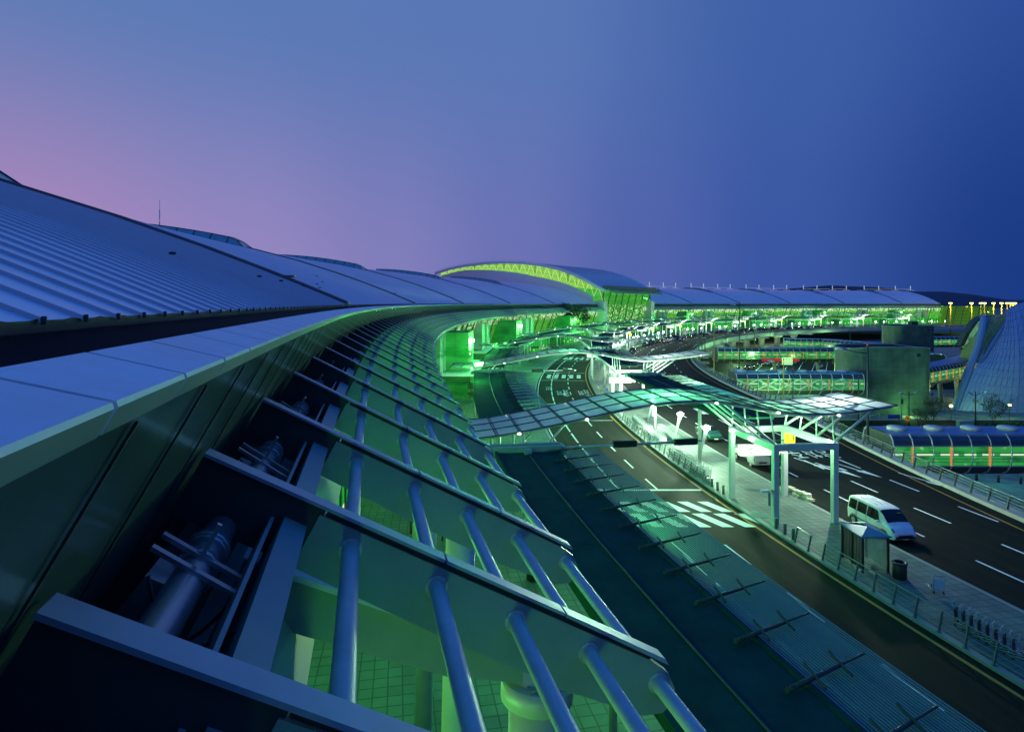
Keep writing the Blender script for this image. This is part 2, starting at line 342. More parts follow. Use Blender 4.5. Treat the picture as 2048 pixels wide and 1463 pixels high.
for k, g in enumerate(GATES):                                     # stop lines and crossings at the gates
    c = g + 0.004
    if k == 0:
        for row, (y0, y1) in enumerate(((49.3, 46.9), (46.5, 43.7))):
            x = 5.2 + row * 0.35
            while x < 16.0 + row:
                sk = 0.5 * (y0 - y1); mb.face([(x, y0, 0.006), (x + 0.85, y0, 0.006), (x + 0.85 + sk, y1, 0.006), (x + sk, y1, 0.006)]); x += 1.62
        mb.face([(5, 52.2, 0.006), (16.2, 52.2, 0.006), (16.2, 52.55, 0.006), (5, 52.55, 0.006)])
    else:
        for dt in (-0.0045, 0.0045):
            r = 356.2
            while r < 364.3: arc_sheet(mb, r, r + 0.85, [c + dt - 0.0035, c + dt + 0.0035], 0.006); r += 1.62
        arc_sheet(mb, 355.4, 364.5, [c + 0.018, c + 0.0189], 0.006); arc_sheet(mb, 355.4, 364.5, [c - 0.02, c - 0.0194], 0.006)
    for r in (339.0, 342.8) if k else ():
        for dt in (-0.004, 0.004): arc_sheet(mb, r - 2, r - 1.3, [c + dt - 0.003, c + dt + 0.003], 0.006)
def arrow(mb, p, ang, L=5.0, z=0.006, turn=0):
    ca, sa = cos(ang), sin(ang)
    def q(u, v): return (p[0] + u * ca - v * sa, p[1] + u * sa + v * ca, z)
    mb.face([q(0, -.09), q(L * .62, -.09), q(L * .62, .09), q(0, .09)]); mb.face([q(L * .55, -.42), q(L, 0), q(L * .55, .42)])
    if turn: mb.face([q(L * .2, 0), q(L * .45, turn * .9), q(L * .6, turn * .75), q(L * .32, 0)])
for px, py, tr in ((1588, 915, 0), (1668, 925, 0), (1797, 945, 0), (1630, 925, 1)):
    x, y, _ = G(px, py); arrow(mb, (x, y), radians(-72), 5.5, 0.007, tr)
x, y, _ = G(1129, 782); arrow(mb, (x, y), radians(-95), 5.5, 0.007)
struct(mb.build('road_markings', WHITE))
mb = MB(); arc_sheet(mb, 355.0, 355.2, TH, 0.006); arc_sheet(mb, lambda t: RO(t) + 1.9, lambda t: RO(t) + 2.08, TH, 0.006)
struct(mb.build('yellow_edge_line', YELL))
mb = MB()
for t in (-0.22, -0.17, -0.1, -0.04, 0.05): arc_sheet(mb, 356 + random.random() * 4, 361 + random.random() * 2, [t, t + 0.006 + random.random() * .006], 0.003)
arc_sheet(mb, 340, 347.5, [-.118, -.105], 0.003)
for r in (364.0, 360.6, 357.0, 346.5, 342.7, 338.9):
    for e in (-.8, .8): arc_sheet(mb, r + e - .2, r + e + .2, TH, 0.0025)
struct(mb.build('asphalt_patch', PATCHY))
def text_mesh(name, body, loc, rot, size, m, parent=None, sx=1.0, sy=1.0, ext=0.0, align='CENTER', bold=0.0):
    c = bpy.data.curves.new(name, 'FONT'); c.body = body; c.align_x = align; c.align_y = 'CENTER'; c.size = size; c.extrude = ext; c.offset = bold
    t = bpy.data.objects.new('tmp', c); COL.objects.link(t)
    me = bpy.data.meshes.new_from_object(t.evaluated_get(bpy.context.evaluated_depsgraph_get())); bpy.data.objects.remove(t); bpy.data.curves.remove(c)
    me.materials.clear(); me.materials.append(m); me.name = name
    o = bpy.data.objects.new(name, me); COL.objects.link(o); o.location = loc; o.rotation_euler = rot; o.scale = (sx, sy, 1)
    if parent: o.parent = parent
    return o
for k, (px, py, body, sz, st) in enumerate(((1174, 785, "주\n정\n차", 1.25, 2.2), (1162, 785, "금\n지", 1.25, 2.2), (1132, 785, "주\n정\n차", 1.25, 2.2), (1119, 785, "금\n지", 1.25, 2.2), (1097, 776, "버\n스", 1.3, 1.8), (1116, 747, "주\n정\n차", 1.0, 2.4), (1128, 738, "금\n지\n구", 1.0, 2.4), (1105, 757, "택시", 1.2, 1.6))):
    x, y, _ = G(px, py); th = polar((x, y))[1]
    struct(text_mesh('road_lettering', body, (x, y, 0.009), (0, 0, -th + pi), sz, WHITE, None, 1.0, st))
for px, py, body in ((1588, 906, "주"), (1618, 905, "차"), (1650, 906, "장")):
    x, y, _ = G(px, py); th = polar((x, y))[1]
    struct(text_mesh('road_lettering', body, (x, y, 0.009), (0, 0, -th + pi), 1.6, WHITE, None, 1.0, 2.6))

# ------------------------------------------------------------------ terminal
TERM = empty('terminal_building', (0, 0, 0), 0, 'long curved airport terminal with metal roof, louvered eaves and green lit glass front', 'airport terminal')
AL = radians(28.4)
def S(a, b, th, r0=382.0, z0=14.8): return P(r0 - a * cos(AL) - b * sin(AL), th, z0 - a * sin(AL) + b * cos(AL))
def zr(t): return 15.9 + 0.44 * t - 0.0046 * t * t
RE = 382.6
TT = [0, 1, 2, 4, 7, 11, 16, 22, 29, 37, 46, 54, 62]
LEFT = [-0.303, -0.163, -0.023, 0.117, 0.262, 0.401, 0.541]; RIGHT = [0.69, 0.83, 0.97, 1.11, 1.25, 1.39, 1.475]
BAYS = list(zip(LEFT, LEFT[1:])) + list(zip(RIGHT, RIGHT[1:]))
def seam(mb, th, R0, zf, ts, w, h, r00=RE):
    dt = w / 2 / R0
    L = [P(r00 + t, th - dt, zf(t)) for t in ts]; R = [P(r00 + t, th + dt, zf(t)) for t in ts]
    LT = [P(r00 + t, th - dt * .7, zf(t) + h) for t in ts]; RT = [P(r00 + t, th + dt * .7, zf(t) + h) for t in ts]
    mb.grid([L, LT, RT, R], sm=False); mb.face([L[0], R[0], RT[0], LT[0]])
for a, b in BAYS:
    ths = lam(a, b, 0.01); near = a < 0.1
    mb = MB(); mb.grid([[P(RE + t, th, zr(t)) for th in ths] for t in TT])
    mb.face([P(RE + TT[-1], th, zr(TT[-1])) for th in (a, b)] + [P(RE + TT[-1], th, 0) for th in (b, a)])
    for th in (a, b): mb.face([P(RE + t, th, zr(t)) for t in TT] + [P(RE + 62, th, 13), P(RE, th, 13)])
    mb.use(1); st = 0.55 if a < -0.1 else (0.6 if near else 0.9); t = a + 0.001
    while t < b:
        seam(mb, t, RE, zr, [-0.03] + TT[1:11], 0.03, 0.032 if near else 0.05); t += st / RE
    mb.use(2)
    if a < 0:                                                      # foam closers and seam end caps at the eave
        t = a + 0.001; k_ = 0
        while t < b:
            k_ += 1; p = P(RE - 0.045, t, 0); mb.box((p[0], p[1], 15.9), (0.025, 0.012, 0.05), -t)
            for u in ():
                p = P(RE + u, t + .0001, zr(u) + 0.05); mb.box(p, (0.02, 0.02, 0.03), -t)
            t += st / RE
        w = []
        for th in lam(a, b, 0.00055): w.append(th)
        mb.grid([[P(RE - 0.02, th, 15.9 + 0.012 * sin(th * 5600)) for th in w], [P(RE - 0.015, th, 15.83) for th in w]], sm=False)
    mb.build('roof_panel', [ROOF, SEAM if a < -.2 else ROOF, DKMET], TERM)
for th in LEFT[:-1] + RIGHT[:-1]:                                  # rib covers and ridge skylights
    mb = MB(); d = 0.22 / 390
    for s in (-1, 1):
        o = s * 0.34 / 390
        mb.grid([[P(RE + t, th + o + e, zr(t) + z) for t in TT[:11]] for e, z in ((-d, 0), (-d, .17), (d, .17), (d, 0))], sm=False)
        mb.face([P(RE, th + o - d, zr(0)), P(RE, th + o + d, zr(0)), P(RE, th + o + d, zr(0) + .17), P(RE, th + o - d, zr(0) + .17)])
    for t in (3,): p = P(RE + t, th, zr(t) + .2); mb.box(p, (.7, .9, .08), -th)
    mb.build('rib_cover', mat('weathered rib flashing', (0.10, 0.12, 0.14), 0.55, 0.2, 0.25, 1), TERM)
    s0 = 16 if th < -0.1 else 23
    mb = MB(); ts = [s0 + (46 - s0) * k / 10 for k in range(11)]; w = 1.7 / 390
    L = [P(RE + t, th - w, zr(t)) for t in ts]; R = [P(RE + t, th + w, zr(t)) for t in ts]; T0 = [P(RE + t + (1.2 if k == 0 else 0), th - w * .55, zr(t) + 1.0) for k, t in enumerate(ts)]; T1 = [P(RE + t + (1.2 if k == 0 else 0), th + w * .55, zr(t) + 1.0) for k, t in enumerate(ts)]
    mb.grid([L, T0, T1, R], sm=False); mb.face([L[0], R[0], T1[0], T0[0]])
    sk = mb.build('skylight_monitor', mat('green tinted skylight glass', (0.20, 0.36, 0.38), 0.15, 0.2, 0.2, 1), TERM)
    mb = MB()
    for k in range(0, 11):
        for A, B in ((L[k], T0[k]), (T0[k], T1[k]), (T1[k], R[k])): mb.bar(A, B, .12, .1)
    for row in (T0, T1):
        for k in range(10): mb.bar(row[k], row[k + 1], .12, .1)
    mb.build('glazing_bar', DKMET, sk)
for th, tp in ((-0.118, 16.3), (0.20, 31.3), (0.46, 40)):
    mb = MB(); p = P(RE + tp, th, zr(tp)); mb.tube([p, (p[0], p[1], p[2] + 1.3)], .035, 6); mb.tube([(p[0], p[1], p[2] + 1.3), (p[0], p[1], p[2] + 2.1)], .015, 5); mb.build('lightning_rod', GALV, TERM)
for th, t in ((-0.2065, 2.9), (-0.188, 2.3), (-0.178, 2.25), (-0.166, 2.1), (-0.15, 2.2), (-0.14, 3), (-0.12, 4), (-.21, 7.5), (-.1, 6)):
    mb = MB(); p = P(RE + t, th, zr(t) + .05); mb.lathe(p, [(.05, 0), (.09, .02), (.09, .05), (.05, .07), (.03, .05)], 14); mb.build('roof_anchor', DKMET, TERM)
# gutter and coping
def spans(): return (lam(-0.303, 0.541, 0.0035), lam(0.69, 1.475, 0.01))
for ths in spans():
    mb = MB(); mb.grid([[P(r, th, z) for th in ths] for r, z in ((381.92, 15.72), (381.95, 15.2), (382.85, 15.2), (382.86, 15.86))], sm=False)
    mb.build('gutter', mat('weathered gutter steel', (0.06, 0.075, 0.09), 0.5, 0.3, 0.35, 1.5, stretch=(1, 1, .2)), TERM)
    mb = MB(); mb.grid([[S(a, b, th) for th in ths] for a, b in ((-.03, .86), (-.05, -.9))], lambda i, j: (ths[j] * 382, i), sm=False)
    mb.use(1); t = ths[0]
    while t < ths[-1]:
        mb.bar(S(-.012, .84, t), S(-.032, -.9, t), .014, .012); t += 1.1 / 382
    mb.build('fascia_panel', [FASC, DKMET], TERM)
mb = MB()
TC = [P(381.92, 0, 0)]
copt = []; t = -0.24368 - 8 * 0.0021
while t < 0.541: copt.append(t); t += 0.0021 if t < -.225 else (0.003 if t < -.18 else 2.3 / 382)
def coping(a, b):
    g = 0.016 / 382; A, B = a + g, b - g; m = MB()
    if True:
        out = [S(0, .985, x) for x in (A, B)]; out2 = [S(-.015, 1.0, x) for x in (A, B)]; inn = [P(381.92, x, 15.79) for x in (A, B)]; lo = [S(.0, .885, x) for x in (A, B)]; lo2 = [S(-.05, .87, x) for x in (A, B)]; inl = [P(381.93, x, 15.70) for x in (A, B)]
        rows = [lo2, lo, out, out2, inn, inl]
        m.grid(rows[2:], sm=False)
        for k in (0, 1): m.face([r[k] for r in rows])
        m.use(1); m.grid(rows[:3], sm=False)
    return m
for k in range(min(len(copt) - 1, 95)): coping(copt[k], copt[k + 1]).build('coping_panel', [COPE, LIP_SHADE], TERM)
rest = MB()
for k in range(95, len(copt) - 1):
    m = coping(copt[k], copt[k + 1]); o = len(rest.v); rest.v += m.v; rest.f += [[i + o for i in f] for f in m.f]
for a, b in zip(lam(.69, 1.475, .02), lam(.69, 1.475, .02)[1:]):
    m = coping(a, b); o = len(rest.v); rest.v += m.v; rest.f += [[i + o for i in f] for f in m.f]
stuff(rest.build('coping_run', COPE, TERM))
# louvered eave: fins with tubes threaded through
FT = [-0.2490, -0.2420, -0.2352, -0.2278, -0.2198, -0.2116]
while FT[-1] < 0.53: FT.append(FT[-1] + 0.0082)
FT2 = [0.695 + 0.0082 * k for k in range(95)]
PROF = [(1.05, -.09), (4.5, -.09), (4.72, -.13), (4.86, -.24), (4.9, -.36), (4.84, -.49), (4.66, -.58), (3.9, -.63), (2.5, -.62), (1.05, -.56)]
TA = [1.42, 2.25, 3.06, 3.86, 4.66]
def fl(a, b, y): return (a * cos(AL) + b * sin(AL), y, -a * sin(AL) + b * cos(AL))
def fin_mesh(k=1.0):
    m = MB(); m.prism(PROF, lambda p, t: fl(p[0], p[1], t), -.05, .05)
    m.use(1)
    m.prism([(0, -.03), (1.08, -.03), (1.08, -.55), (0, -.55)], lambda p, t: fl(p[0], p[1], t), -.035, .035)
    m.use(2)
    m.prism([(0, 0), (2.2, 0), (2.2, -.028), (0, -.028)], lambda p, t: fl(p[0], p[1], t), -.085, .085)
    m.prism([(2.225, 0), (3.45, 0), (3.45, -.028), (2.225, -.028)], lambda p, t: fl(p[0], p[1], t), -.085, .085)
    m.prism([(3.475, 0), (4.6, -.01), (4.66, -.05), (3.475, -.03)], lambda p, t: fl(p[0], p[1], t), -.085, .085)
    m.use(1); m.prism([(1.1, -.028), (4.5, -.028), (4.5, -.09), (1.1, -.09)], lambda p, t: fl(p[0], p[1], t), -.02, .02)
    m.prism([(.12, -.36), (.95, -.40), (.95, -.44), (.12, -.40)], lambda p, t: fl(p[0], p[1], t), .035, .5)
    return m
FINM = [FIN, WEB, FLANGE]
proto = fin_mesh().build('louver_fin', FINM, TERM); fmesh = proto.data
fin_objs = []
def put(o, th): o.location = P(382, th, 14.8); o.rotation_euler = (0, 0, -th)
put(proto, FT[0])
for th in FT[1:100]:
    o = proto.copy(); COL.objects.link(o); put(o, th)
restf = MB()
def carry(dst, src, th):
    o = len(dst.v); c, s_ = cos(-th), sin(-th); q = P(382, th, 14.8)
    dst.v += [(q[0] + x * c - y * s_, q[1] + x * s_ + y * c, q[2] + z) for x, y, z in src.v]
    base = len(dst.f); dst.f += [[i + o for i in f] for f in src.f]
    for a, k in src.marks: dst.marks.append((base + a, k))
    dst.sm |= {base + i for i in src.sm}
src = fin_mesh()
for th in FT[100:] + FT2: carry(restf, src, th)
stuff(restf.build('louver_fin_run', FINM, TERM))
def tube_mb(a, L):
    m = MB()
    for e in (-1, 1):
        m.tube([fl(a, -.25, e * L / 2), fl(a, -.25, e * (L / 2 - .014))], .1, 14)
        for q in range(6): m.tube([fl(a + .086 * cos(q * pi / 3), -.25 + .086 * sin(q * pi / 3), e * (L / 2 - .014)), fl(a + .086 * cos(q * pi / 3), -.25 + .086 * sin(q * pi / 3), e * (L / 2 - .024))], .008, 6)
    m.tube([fl(a, -.25, -L / 2), fl(a, -.25, L / 2)], .073, 14, cap=False)
    return m
tmesh = {}; restt = MB(); nt_ = 0
for k, (t0, t1) in enumerate(list(zip(FT, FT[1:])) + list(zip(FT2, FT2[1:]))):
    mid = (t0 + t1) / 2
    for a in TA:
        L = (t1 - t0) * (382 - a * .88) - .09; key = (a, round(L, 2))
        if nt_ < 100:
            if key not in tmesh: o = tube_mb(a, L).build('louver_tube', TUBE, TERM); tmesh[key] = o
            else: o = tmesh[key].copy(); COL.objects.link(o)
            put(o, mid); nt_ += 1
        else:
            m = MB(); m.tube([fl(a, -.22, -L / 2), fl(a, -.22, L / 2)], .1, 6, cap=False); carry(restt, m, mid)
stuff(restt.build('louver_tube_run', TUBE, TERM))
for ths in (lam(-.262, .541, .0041), lam(.69, 1.475, .02)):
    mb = MB(); mb.tube([S(.4, -.52, th) for th in ths], .12, 14)
    for th in ths[::2]:
        for e in (0, .0007): mb.tube([S(.4, -.52, th + e), S(.4, -.52, th + e + .0002)], .155, 14)
    mb.build('drain_pipe', GALV, TERM)
    mb = MB()
    for a0, a1, b0, b1 in ((.80, .84, -.22, -.66), (.84, .96, -.22, -.25), (.96, 1.0, -.22, -.66), (.70, .73, -.26, -.6)):
        mb.grid([[S(a, b, th) for th in ths] for a, b in ((a0, b0), (a1, b0), (a1, b1), (a0, b1), (a0, b0))], sm=False)
    mb.build('edge_channel', FIN, TERM)
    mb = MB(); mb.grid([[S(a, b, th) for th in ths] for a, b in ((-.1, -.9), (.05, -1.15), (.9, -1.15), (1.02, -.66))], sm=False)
    mb.build('recess_backing', mat('dark recess backing', (0.03, 0.033, 0.035), 0.6, 0.2, 0.4, 2), TERM)  # dark sheet added to make the recess behind the fins read black
for k in range(1, 6):                                              # valve boxes, clamps and cables beside the drain pipe
    t0, t1 = FT[k], FT[k + 1]; q = t0 + (t1 - t0) * .62; d = .16 / 382
    m = MB(); c0 = [S(.16 + i * .2, -.5 - j * .26, q + e * d) for j in (0, 1) for i, e in ((0, -1), (1, -1), (1, 1), (0, 1))]; m.hexa(c0); m.build('junction_box', GALV, TERM)
    m = MB()
    for e in (-.5, .9): m.bar(S(.1, -.36, q + e * d), S(.72, -.44, q + e * d), .05, .03)
    m.bar(S(.4, -.36, q), S(.4, -.1, q), .03); m.tube([S(.4, -.52, q + .0012), S(.4, -.52, q + .0014)], .165, 14); m.build('pipe_clamp', GALV, TERM)
    m = MB(); pts = [S(.3 + .5 * u, -.42 - .55 * sin(pi * u), q + (t1 - q) * .3 * u) for u in [i / 12 for i in range(13)]]; m.tube(pts, .014, 5); pts = [S(.2 + .7 * u, -.34 - .3 * sin(pi * u), q - .0012) for u in [i / 10 for i in range(11)]]; m.tube(pts, .01, 5); m.build('cable', BLACK, TERM)
# brackets and columns that carry the eave
proto = None
for k in range(6):
    th = -0.2315 + 0.0164 * k if k < 2 else -0.2151 + .0246 * (k - 1)
    if proto is None:
        m = MB(); m.prism([(.6, -1.2), (4.0, -.98), (4.1, -1.25), (3.2, -1.5), (.6, -1.75)], lambda p, t: fl(p[0], p[1], t), -.22, .22)
        m.use(1); m.prism([(.6, -1.14), (4.0, -.92), (4.0, -.98), (.6, -1.2)], lambda p, t: fl(p[0], p[1], t), -.3, .3)
        m.use(0); m.box((3.45, 0, -3.1), (.9, .7, .1))
        proto = m.build('eave_bracket', [FIN, COPE], TERM)
        m = MB(); m.tube([(3.2, 0, -2.6), (2.9, 0, -14.7)], .32, 18); m.tube([(3.19, 0, -3.1), (3.18, 0, -3.35)], .42, 18); col = m.build('column', STEEL, proto); put(proto, th)
    elif k == 1:
        m = MB(); m.prism([(2.5, -1.05), (4.0, -.98), (4.1, -1.25), (3.2, -1.5), (2.5, -1.4)], lambda p, t: fl(p[0], p[1], t), -.22, .22); m.use(1); m.prism([(2.5, -.99), (4.0, -.92), (4.0, -.98), (2.5, -1.05)], lambda p, t: fl(p[0], p[1], t), -.3, .3)
        proto2 = m.build('eave_bracket', [FIN, COPE], TERM); c = col.copy(); COL.objects.link(c); c.parent = proto2; put(proto2, th)
    else: put(copy_tree(proto2, TERM), th)
# glazed front, leaning outwards
def lean(v): return 384.2 - 2.7 * v / 7.7, 4.4 + v
for bi, (a, b) in enumerate(BAYS):
    ths = lam(a, b, .0042); near = a < .3
    mb = MB(); mb.grid([[P(*((lean(v)[0], th, lean(v)[1]))) for th in ths] for v in (0, 7.7)], lambda i, j: (ths[j] * 382, i * 7.7), sm=False)
    f = mb.build('curtain_wall', FAC, TERM)
    mb = MB(); t = a; st = (1.6 if near else 2.4) / 382; k = 0
    while t <= b + 1e-6:
        w = .28 if k % 5 == 0 else .07; r0, z0 = lean(0); r1, z1 = lean(7.7); mb.bar(P(r0 - .12, t, z0), P(r1 - .12, t, z1), w, w * 1.3, up=(cos(t), -sin(t), .2)); t += st; k += 1
    for v in (2.2, 4.4, 6.2):
        r, z = lean(v); tl = lam(a, b, .01)
        for p, q in zip(tl, tl[1:]): mb.bar(P(r - .08, p, z), P(r - .08, q, z), .07, .07)
    mb.build('mullion_grid', WEB, f)
    mb = MB(); mb.grid([[P(r, th, z) for th in lam(a, b, .01)] for r, z in ((381.45, 12.05), (381.3, 12.3), (382.0, 13.6))], sm=False); mb.build('soffit', FIN, TERM)
    mb = MB(); mb.grid([[P(384.3, th, z) for th in ths] for z in (.15, 4.4)], lambda i, j: (ths[j] * 383, i * 4.3), sm=False)
    g = mb.build('ground_floor_glazing', FACN, TERM)
    mb = MB(); t = a
    while t < b: mb.bar(P(384.2, t, .15), P(384.2, t, 4.4), .12, .15, up=(cos(t), -sin(t), 0)); t += 2.4 / 383
    mb.build('mullion_grid', WEB, g)
    for off in (.03, .045):
        t = a + off; mb = MB(); arc_box(mb, 380.4, 384.0, [t, t + .009], 4.6, 11.0); mb.build('wall_pylon', FIN, TERM)
PAN = paving('square cladding panels', (.07, .30, .11), (.08, .33, .12), 2.2, 0.45, 0.02)  # light grey cladding with the green light put into its colour
def vbox(name, r0, r1, t0, t1, z0, z1, m):
    mb = MB(); ts = [t0, t1]; R = 382
    mb.face([P(r0, t0, z0), P(r0, t1, z0), P(r0, t1, z1), P(r0, t0, z1)], uv=[(0, 0), ((t1 - t0) * R, 0), ((t1 - t0) * R, z1 - z0), (0, z1 - z0)])
    mb.use(1)
    for t in (t0, t1): mb.face([P(r0, t, z0), P(r1, t, z0), P(r1, t, z1), P(r0, t, z1)], uv=[(0, 0), (r1 - r0, 0), (r1 - r0, z1 - z0), (0, z1 - z0)])
    mb.face([P(r0, t0, z1), P(r1, t0, z1), P(r1, t1, z1), P(r0, t1, z1)], uv=[(0, 0), (r1 - r0, 0), (r1 - r0, 8), (0, 8)])
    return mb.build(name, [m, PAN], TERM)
for k in range(9):
    t = .026 + .19 * k
    if .5 < t < .66: continue
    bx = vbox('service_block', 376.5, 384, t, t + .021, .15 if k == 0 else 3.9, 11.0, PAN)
    mb = MB(); p = P(376.3, t + .017, 9.3); mb.box(p, (.3, .34, .3), -t); mb.build('floodlight', LAMPW, bx); point_lamp('floodlight_beam', (P(375.6, t + .017, 9.3)), (.5, 1, .45), 500, .3, TERM)
    mb = MB()
    for q in (7.2, 8, 8.8): mb.box(P(376.45, t + .006, q), (.1, .22, .22), -t)
    mb.build('wall_lamp', LAMPG, bx)
for k, g in enumerate(GATES):
    if k in (0, ): continue
    t0, t1 = g + .034, g + .098
    if t0 < .69 and t1 > .53: continue
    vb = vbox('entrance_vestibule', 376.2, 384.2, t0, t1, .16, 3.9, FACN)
    mb = MB(); arc_box(mb, 375.2, 384.3, lam(t0 - .002, t1 + .002, .008), 3.92, 4.35); mb.build('vestibule_roof', COPE, vb)
    mb = MB(); t = t0
    while t <= t1 + 1e-6: mb.bar(P(376.1, t, .16), P(376.1, t, 3.9), .14, .14); t += 2.4 / 376
    mb.build('mullion_grid', WEB, vb)
# unseen green fill lights added to wash the pavement and the eave underside
for t in [-.26 + .034 * k for k in range(24)] + [.70 + .09 * k for k in range(9)]:
    point_lamp('front_fill', P(382.6 if t < -.06 else 375.0, t, 8.2), (.10, 1.0, .12), 110 if t < -.2 else (700 if t < -.06 else (1500 if t < .6 else 800)), .25, TERM)
for t in [-.205 + .02 * k for k in range(8)]: point_lamp('eave_fill_outer', P(378.9, t, 10.2), (.12, 1.0, .2), 65, .5, TERM)  # added fill for green on the fin and tube undersides
for t in [-.243 + .0105 * k for k in range(14)]: point_lamp('eave_fill_inner', P(381.3, t, 10.2), (.14, 1.0, .16), 95, .4, TERM)  # added fill in place of curtain wall glow on the tubes
# great hall in the middle
HP = [(377.6, 22.2), (380, 23.4), (384, 25.5), (388, 27.6), (395, 30.8), (402, 33.2), (412, 35.5), (423, 37.0), (434, 37.6), (446, 37.5), (458, 36.6), (468, 35.2), (478, 33.0)]
a, b = .541, .69; ths = lam(a - .006, b + .006, .0075)
mb = MB(); mb.grid([[P(r, th, z) for th in ths] for r, z in HP]); mb.use(1)
for t in lam(a, b, .0035):
    L = [P(r, t - .00008, z) for r, z in HP]; T_ = [P(r, t, z + .12) for r, z in HP]; R = [P(r, t + .00008, z) for r, z in HP]; mb.grid([L, T_, R], sm=False)
HALL = mb.build('hall_roof', [ROOF, SEAM], TERM)
mb = MB()
for t in (ths[0], ths[-1]):
    mb.grid([[P(r + dr, t + e, z + dz) for r, z in HP] for e, dr, dz in ((0, 0, .1), (-.002, 0, .1), (-.002, 0, -1.3), (0, 0, -1.3))], sm=False)
mb.build('verge_fascia', COPE, HALL)
mb = MB()
for k in range(len(HP) - 1):
    for e in (0, .5):
        r = HP[k][0] + (HP[k + 1][0] - HP[k][0]) * e; z = HP[k][1] + (HP[k + 1][1] - HP[k][1]) * e; mb.bar(P(r, ths[0], z), P(r, ths[0], z + 1.15), .06)
    for h in (.6, 1.15): mb.bar(P(HP[k][0], ths[0], HP[k][1] + h), P(HP[k + 1][0], ths[0], HP[k + 1][1] + h), .05)
mb.build('verge_railing', GALV, HALL)
for th in (a, b):
    rs = [380 + 4.6 * k for k in range(22)]
    def hz(r):
        for (r0, z0), (r1, z1) in zip(HP, HP[1:]):
            if r0 <= r <= r1: return z0 + (z1 - z0) * (r - r0) / (r1 - r0)
        return HP[-1][1]
    def lo(r): return max(15.0, hz(r) - 1.3 - 5.6 * min(1, max(.25, (475 - r) / 60)))
    mb = MB(); mb.grid([[P(r, th, lo(r)) for r in rs], [P(r, th, hz(r) - .5) for r in rs]], lambda i, j: (rs[j], (lo(rs[j]) if i == 0 else hz(rs[j])) - 20), sm=False)
    cl = mb.build('clerestory_window', CLERE, HALL)
    mb = MB()
    for k, r in enumerate(rs): w = .35 if k % 4 == 0 else .12; mb.bar(P(r, th - .0005, lo(r)), P(r, th - .0005, hz(r) - .5), w, w)
    for q in (.35, .68):
        for r0, r1 in zip(rs, rs[1:]): mb.bar(P(r0, th - .0005, lo(r0) + (hz(r0) - lo(r0)) * q), P(r1, th - .0005, lo(r1) + (hz(r1) - lo(r1)) * q), .09)
    mb.build('mullion_grid', DKMET, cl)
    mb = MB(); 
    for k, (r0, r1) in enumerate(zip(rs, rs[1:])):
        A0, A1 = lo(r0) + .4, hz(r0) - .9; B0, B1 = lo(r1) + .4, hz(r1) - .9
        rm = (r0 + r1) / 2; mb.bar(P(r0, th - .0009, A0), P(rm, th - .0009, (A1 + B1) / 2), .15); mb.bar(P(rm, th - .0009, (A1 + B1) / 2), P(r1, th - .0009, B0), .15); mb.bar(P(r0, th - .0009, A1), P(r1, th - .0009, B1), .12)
    mb.build('roof_truss', emis('lit truss steel', (.75, .95, .45), 0.9), cl)  # steel set to glow instead of catching the hall light
    mb = MB(); mb.grid([[P(r, th + e, lo(r) + z) for r in rs[1:]] for e, z in ((-.004, -6), (-.004, .05), (.001, .05))], sm=False); mb.build('parapet_upstand', COPE, HALL)
th_ = lam(a, b, .0042)
mb = MB(); mb.grid([[P(384.5 - 5.0 * q, th, .15 + 22 * q) for th in th_] for q in (0, 1)], lambda i, j: (th_[j] * 382, i * 22.0), sm=False); hw = mb.build('hall_curtain_wall', HALLG, TERM)
mb = MB(); k = 0; t = a
while t <= b + 1e-6: w = .4 if k % 5 == 0 else .1; mb.bar(P(384.4, t, .15), P(379.4, t, 22.1), w, w); t += 1.6 / 382; k += 1
for z in (4, 6.6, 9.2, 11.8, 14.4, 17, 19.6):
    for p, q in zip(lam(a, b, .01), lam(a, b, .01)[1:]): r = 384.4 - 5.0 * z / 22; mb.bar(P(r, p, z), P(r, q, z), .12)
mb.build('mullion_grid', WEB, hw)
for t in (a - .001, b + .001):
    mb = MB(); arc_box(mb, 378.5, 383, [t - .005, t + .005], .15, 17.0); mb.build('wall_pylon', STEEL, TERM)
    mb = MB(); mb.face([P(384.5, t, .15), P(379.5, t, 22), P(398, t, 24), P(398, t, .15)], uv=[(0, 0), (5, 22), (16, 22), (16, 0)]); mb.build('hall_side_glazing', HALLG, TERM)
mb = MB()
for th in lam(a, b + .012, .0041):
    mb.bar(P(379.5, th, 23.6), P(374.8, th, 20.9), .12, .45)
for q in range(6): 
    for p, r in zip(lam(a, b + .012, .0082), lam(a, b + .012, .0082)[1:]): mb.bar(P(378.8 - q * .8, p, 23.1 - q * .46), P(378.8 - q * .8, r, 23.1 - q * .46), .16)
stuff(mb.build('hall_louver', FIN, TERM))
mb = MB(); arc_box(mb, 377.4, 379.4, ths, 22.4, 24.3); mb.build('hall_fascia', FASC, TERM)
# lit end wall and rooftop masts on the far wing
mb = MB(); a = 1.475; mb.face([P(381, a, 0), P(384 + 36, a, 0), P(384 + 36, a, 14), P(379, a, 14)], uv=[(0, 0), (40, 0), (40, 14), (0, 14)]); mb.build('end_glazing', FAC, TERM)
mb = MB(); arc_box(mb, 376, 420, [a, a + .10], 0, 13.5); eb = mb.build('end_block', lit_glazing('lit end block', (3, 3), (.02, .12, .01), (.08, .3, .02), (.6, .6, .08), (9, 12, .3), .5, 0, 6), TERM); mb = MB()
for k in range(24): mb.bar(P(375.8, a + .1 * k / 24 - .004, 0), P(375.6, a + .1 * k / 24 + .004, 13.4), .5 if k % 4 == 0 else .16)
for z in (2.5, 5, 7.5, 10, 12.6): mb.bar(P(375.7, a, z), P(375.7, a + .05, z), .25); mb.bar(P(375.7, a + .05, z), P(375.7, a + .1, z), .25)
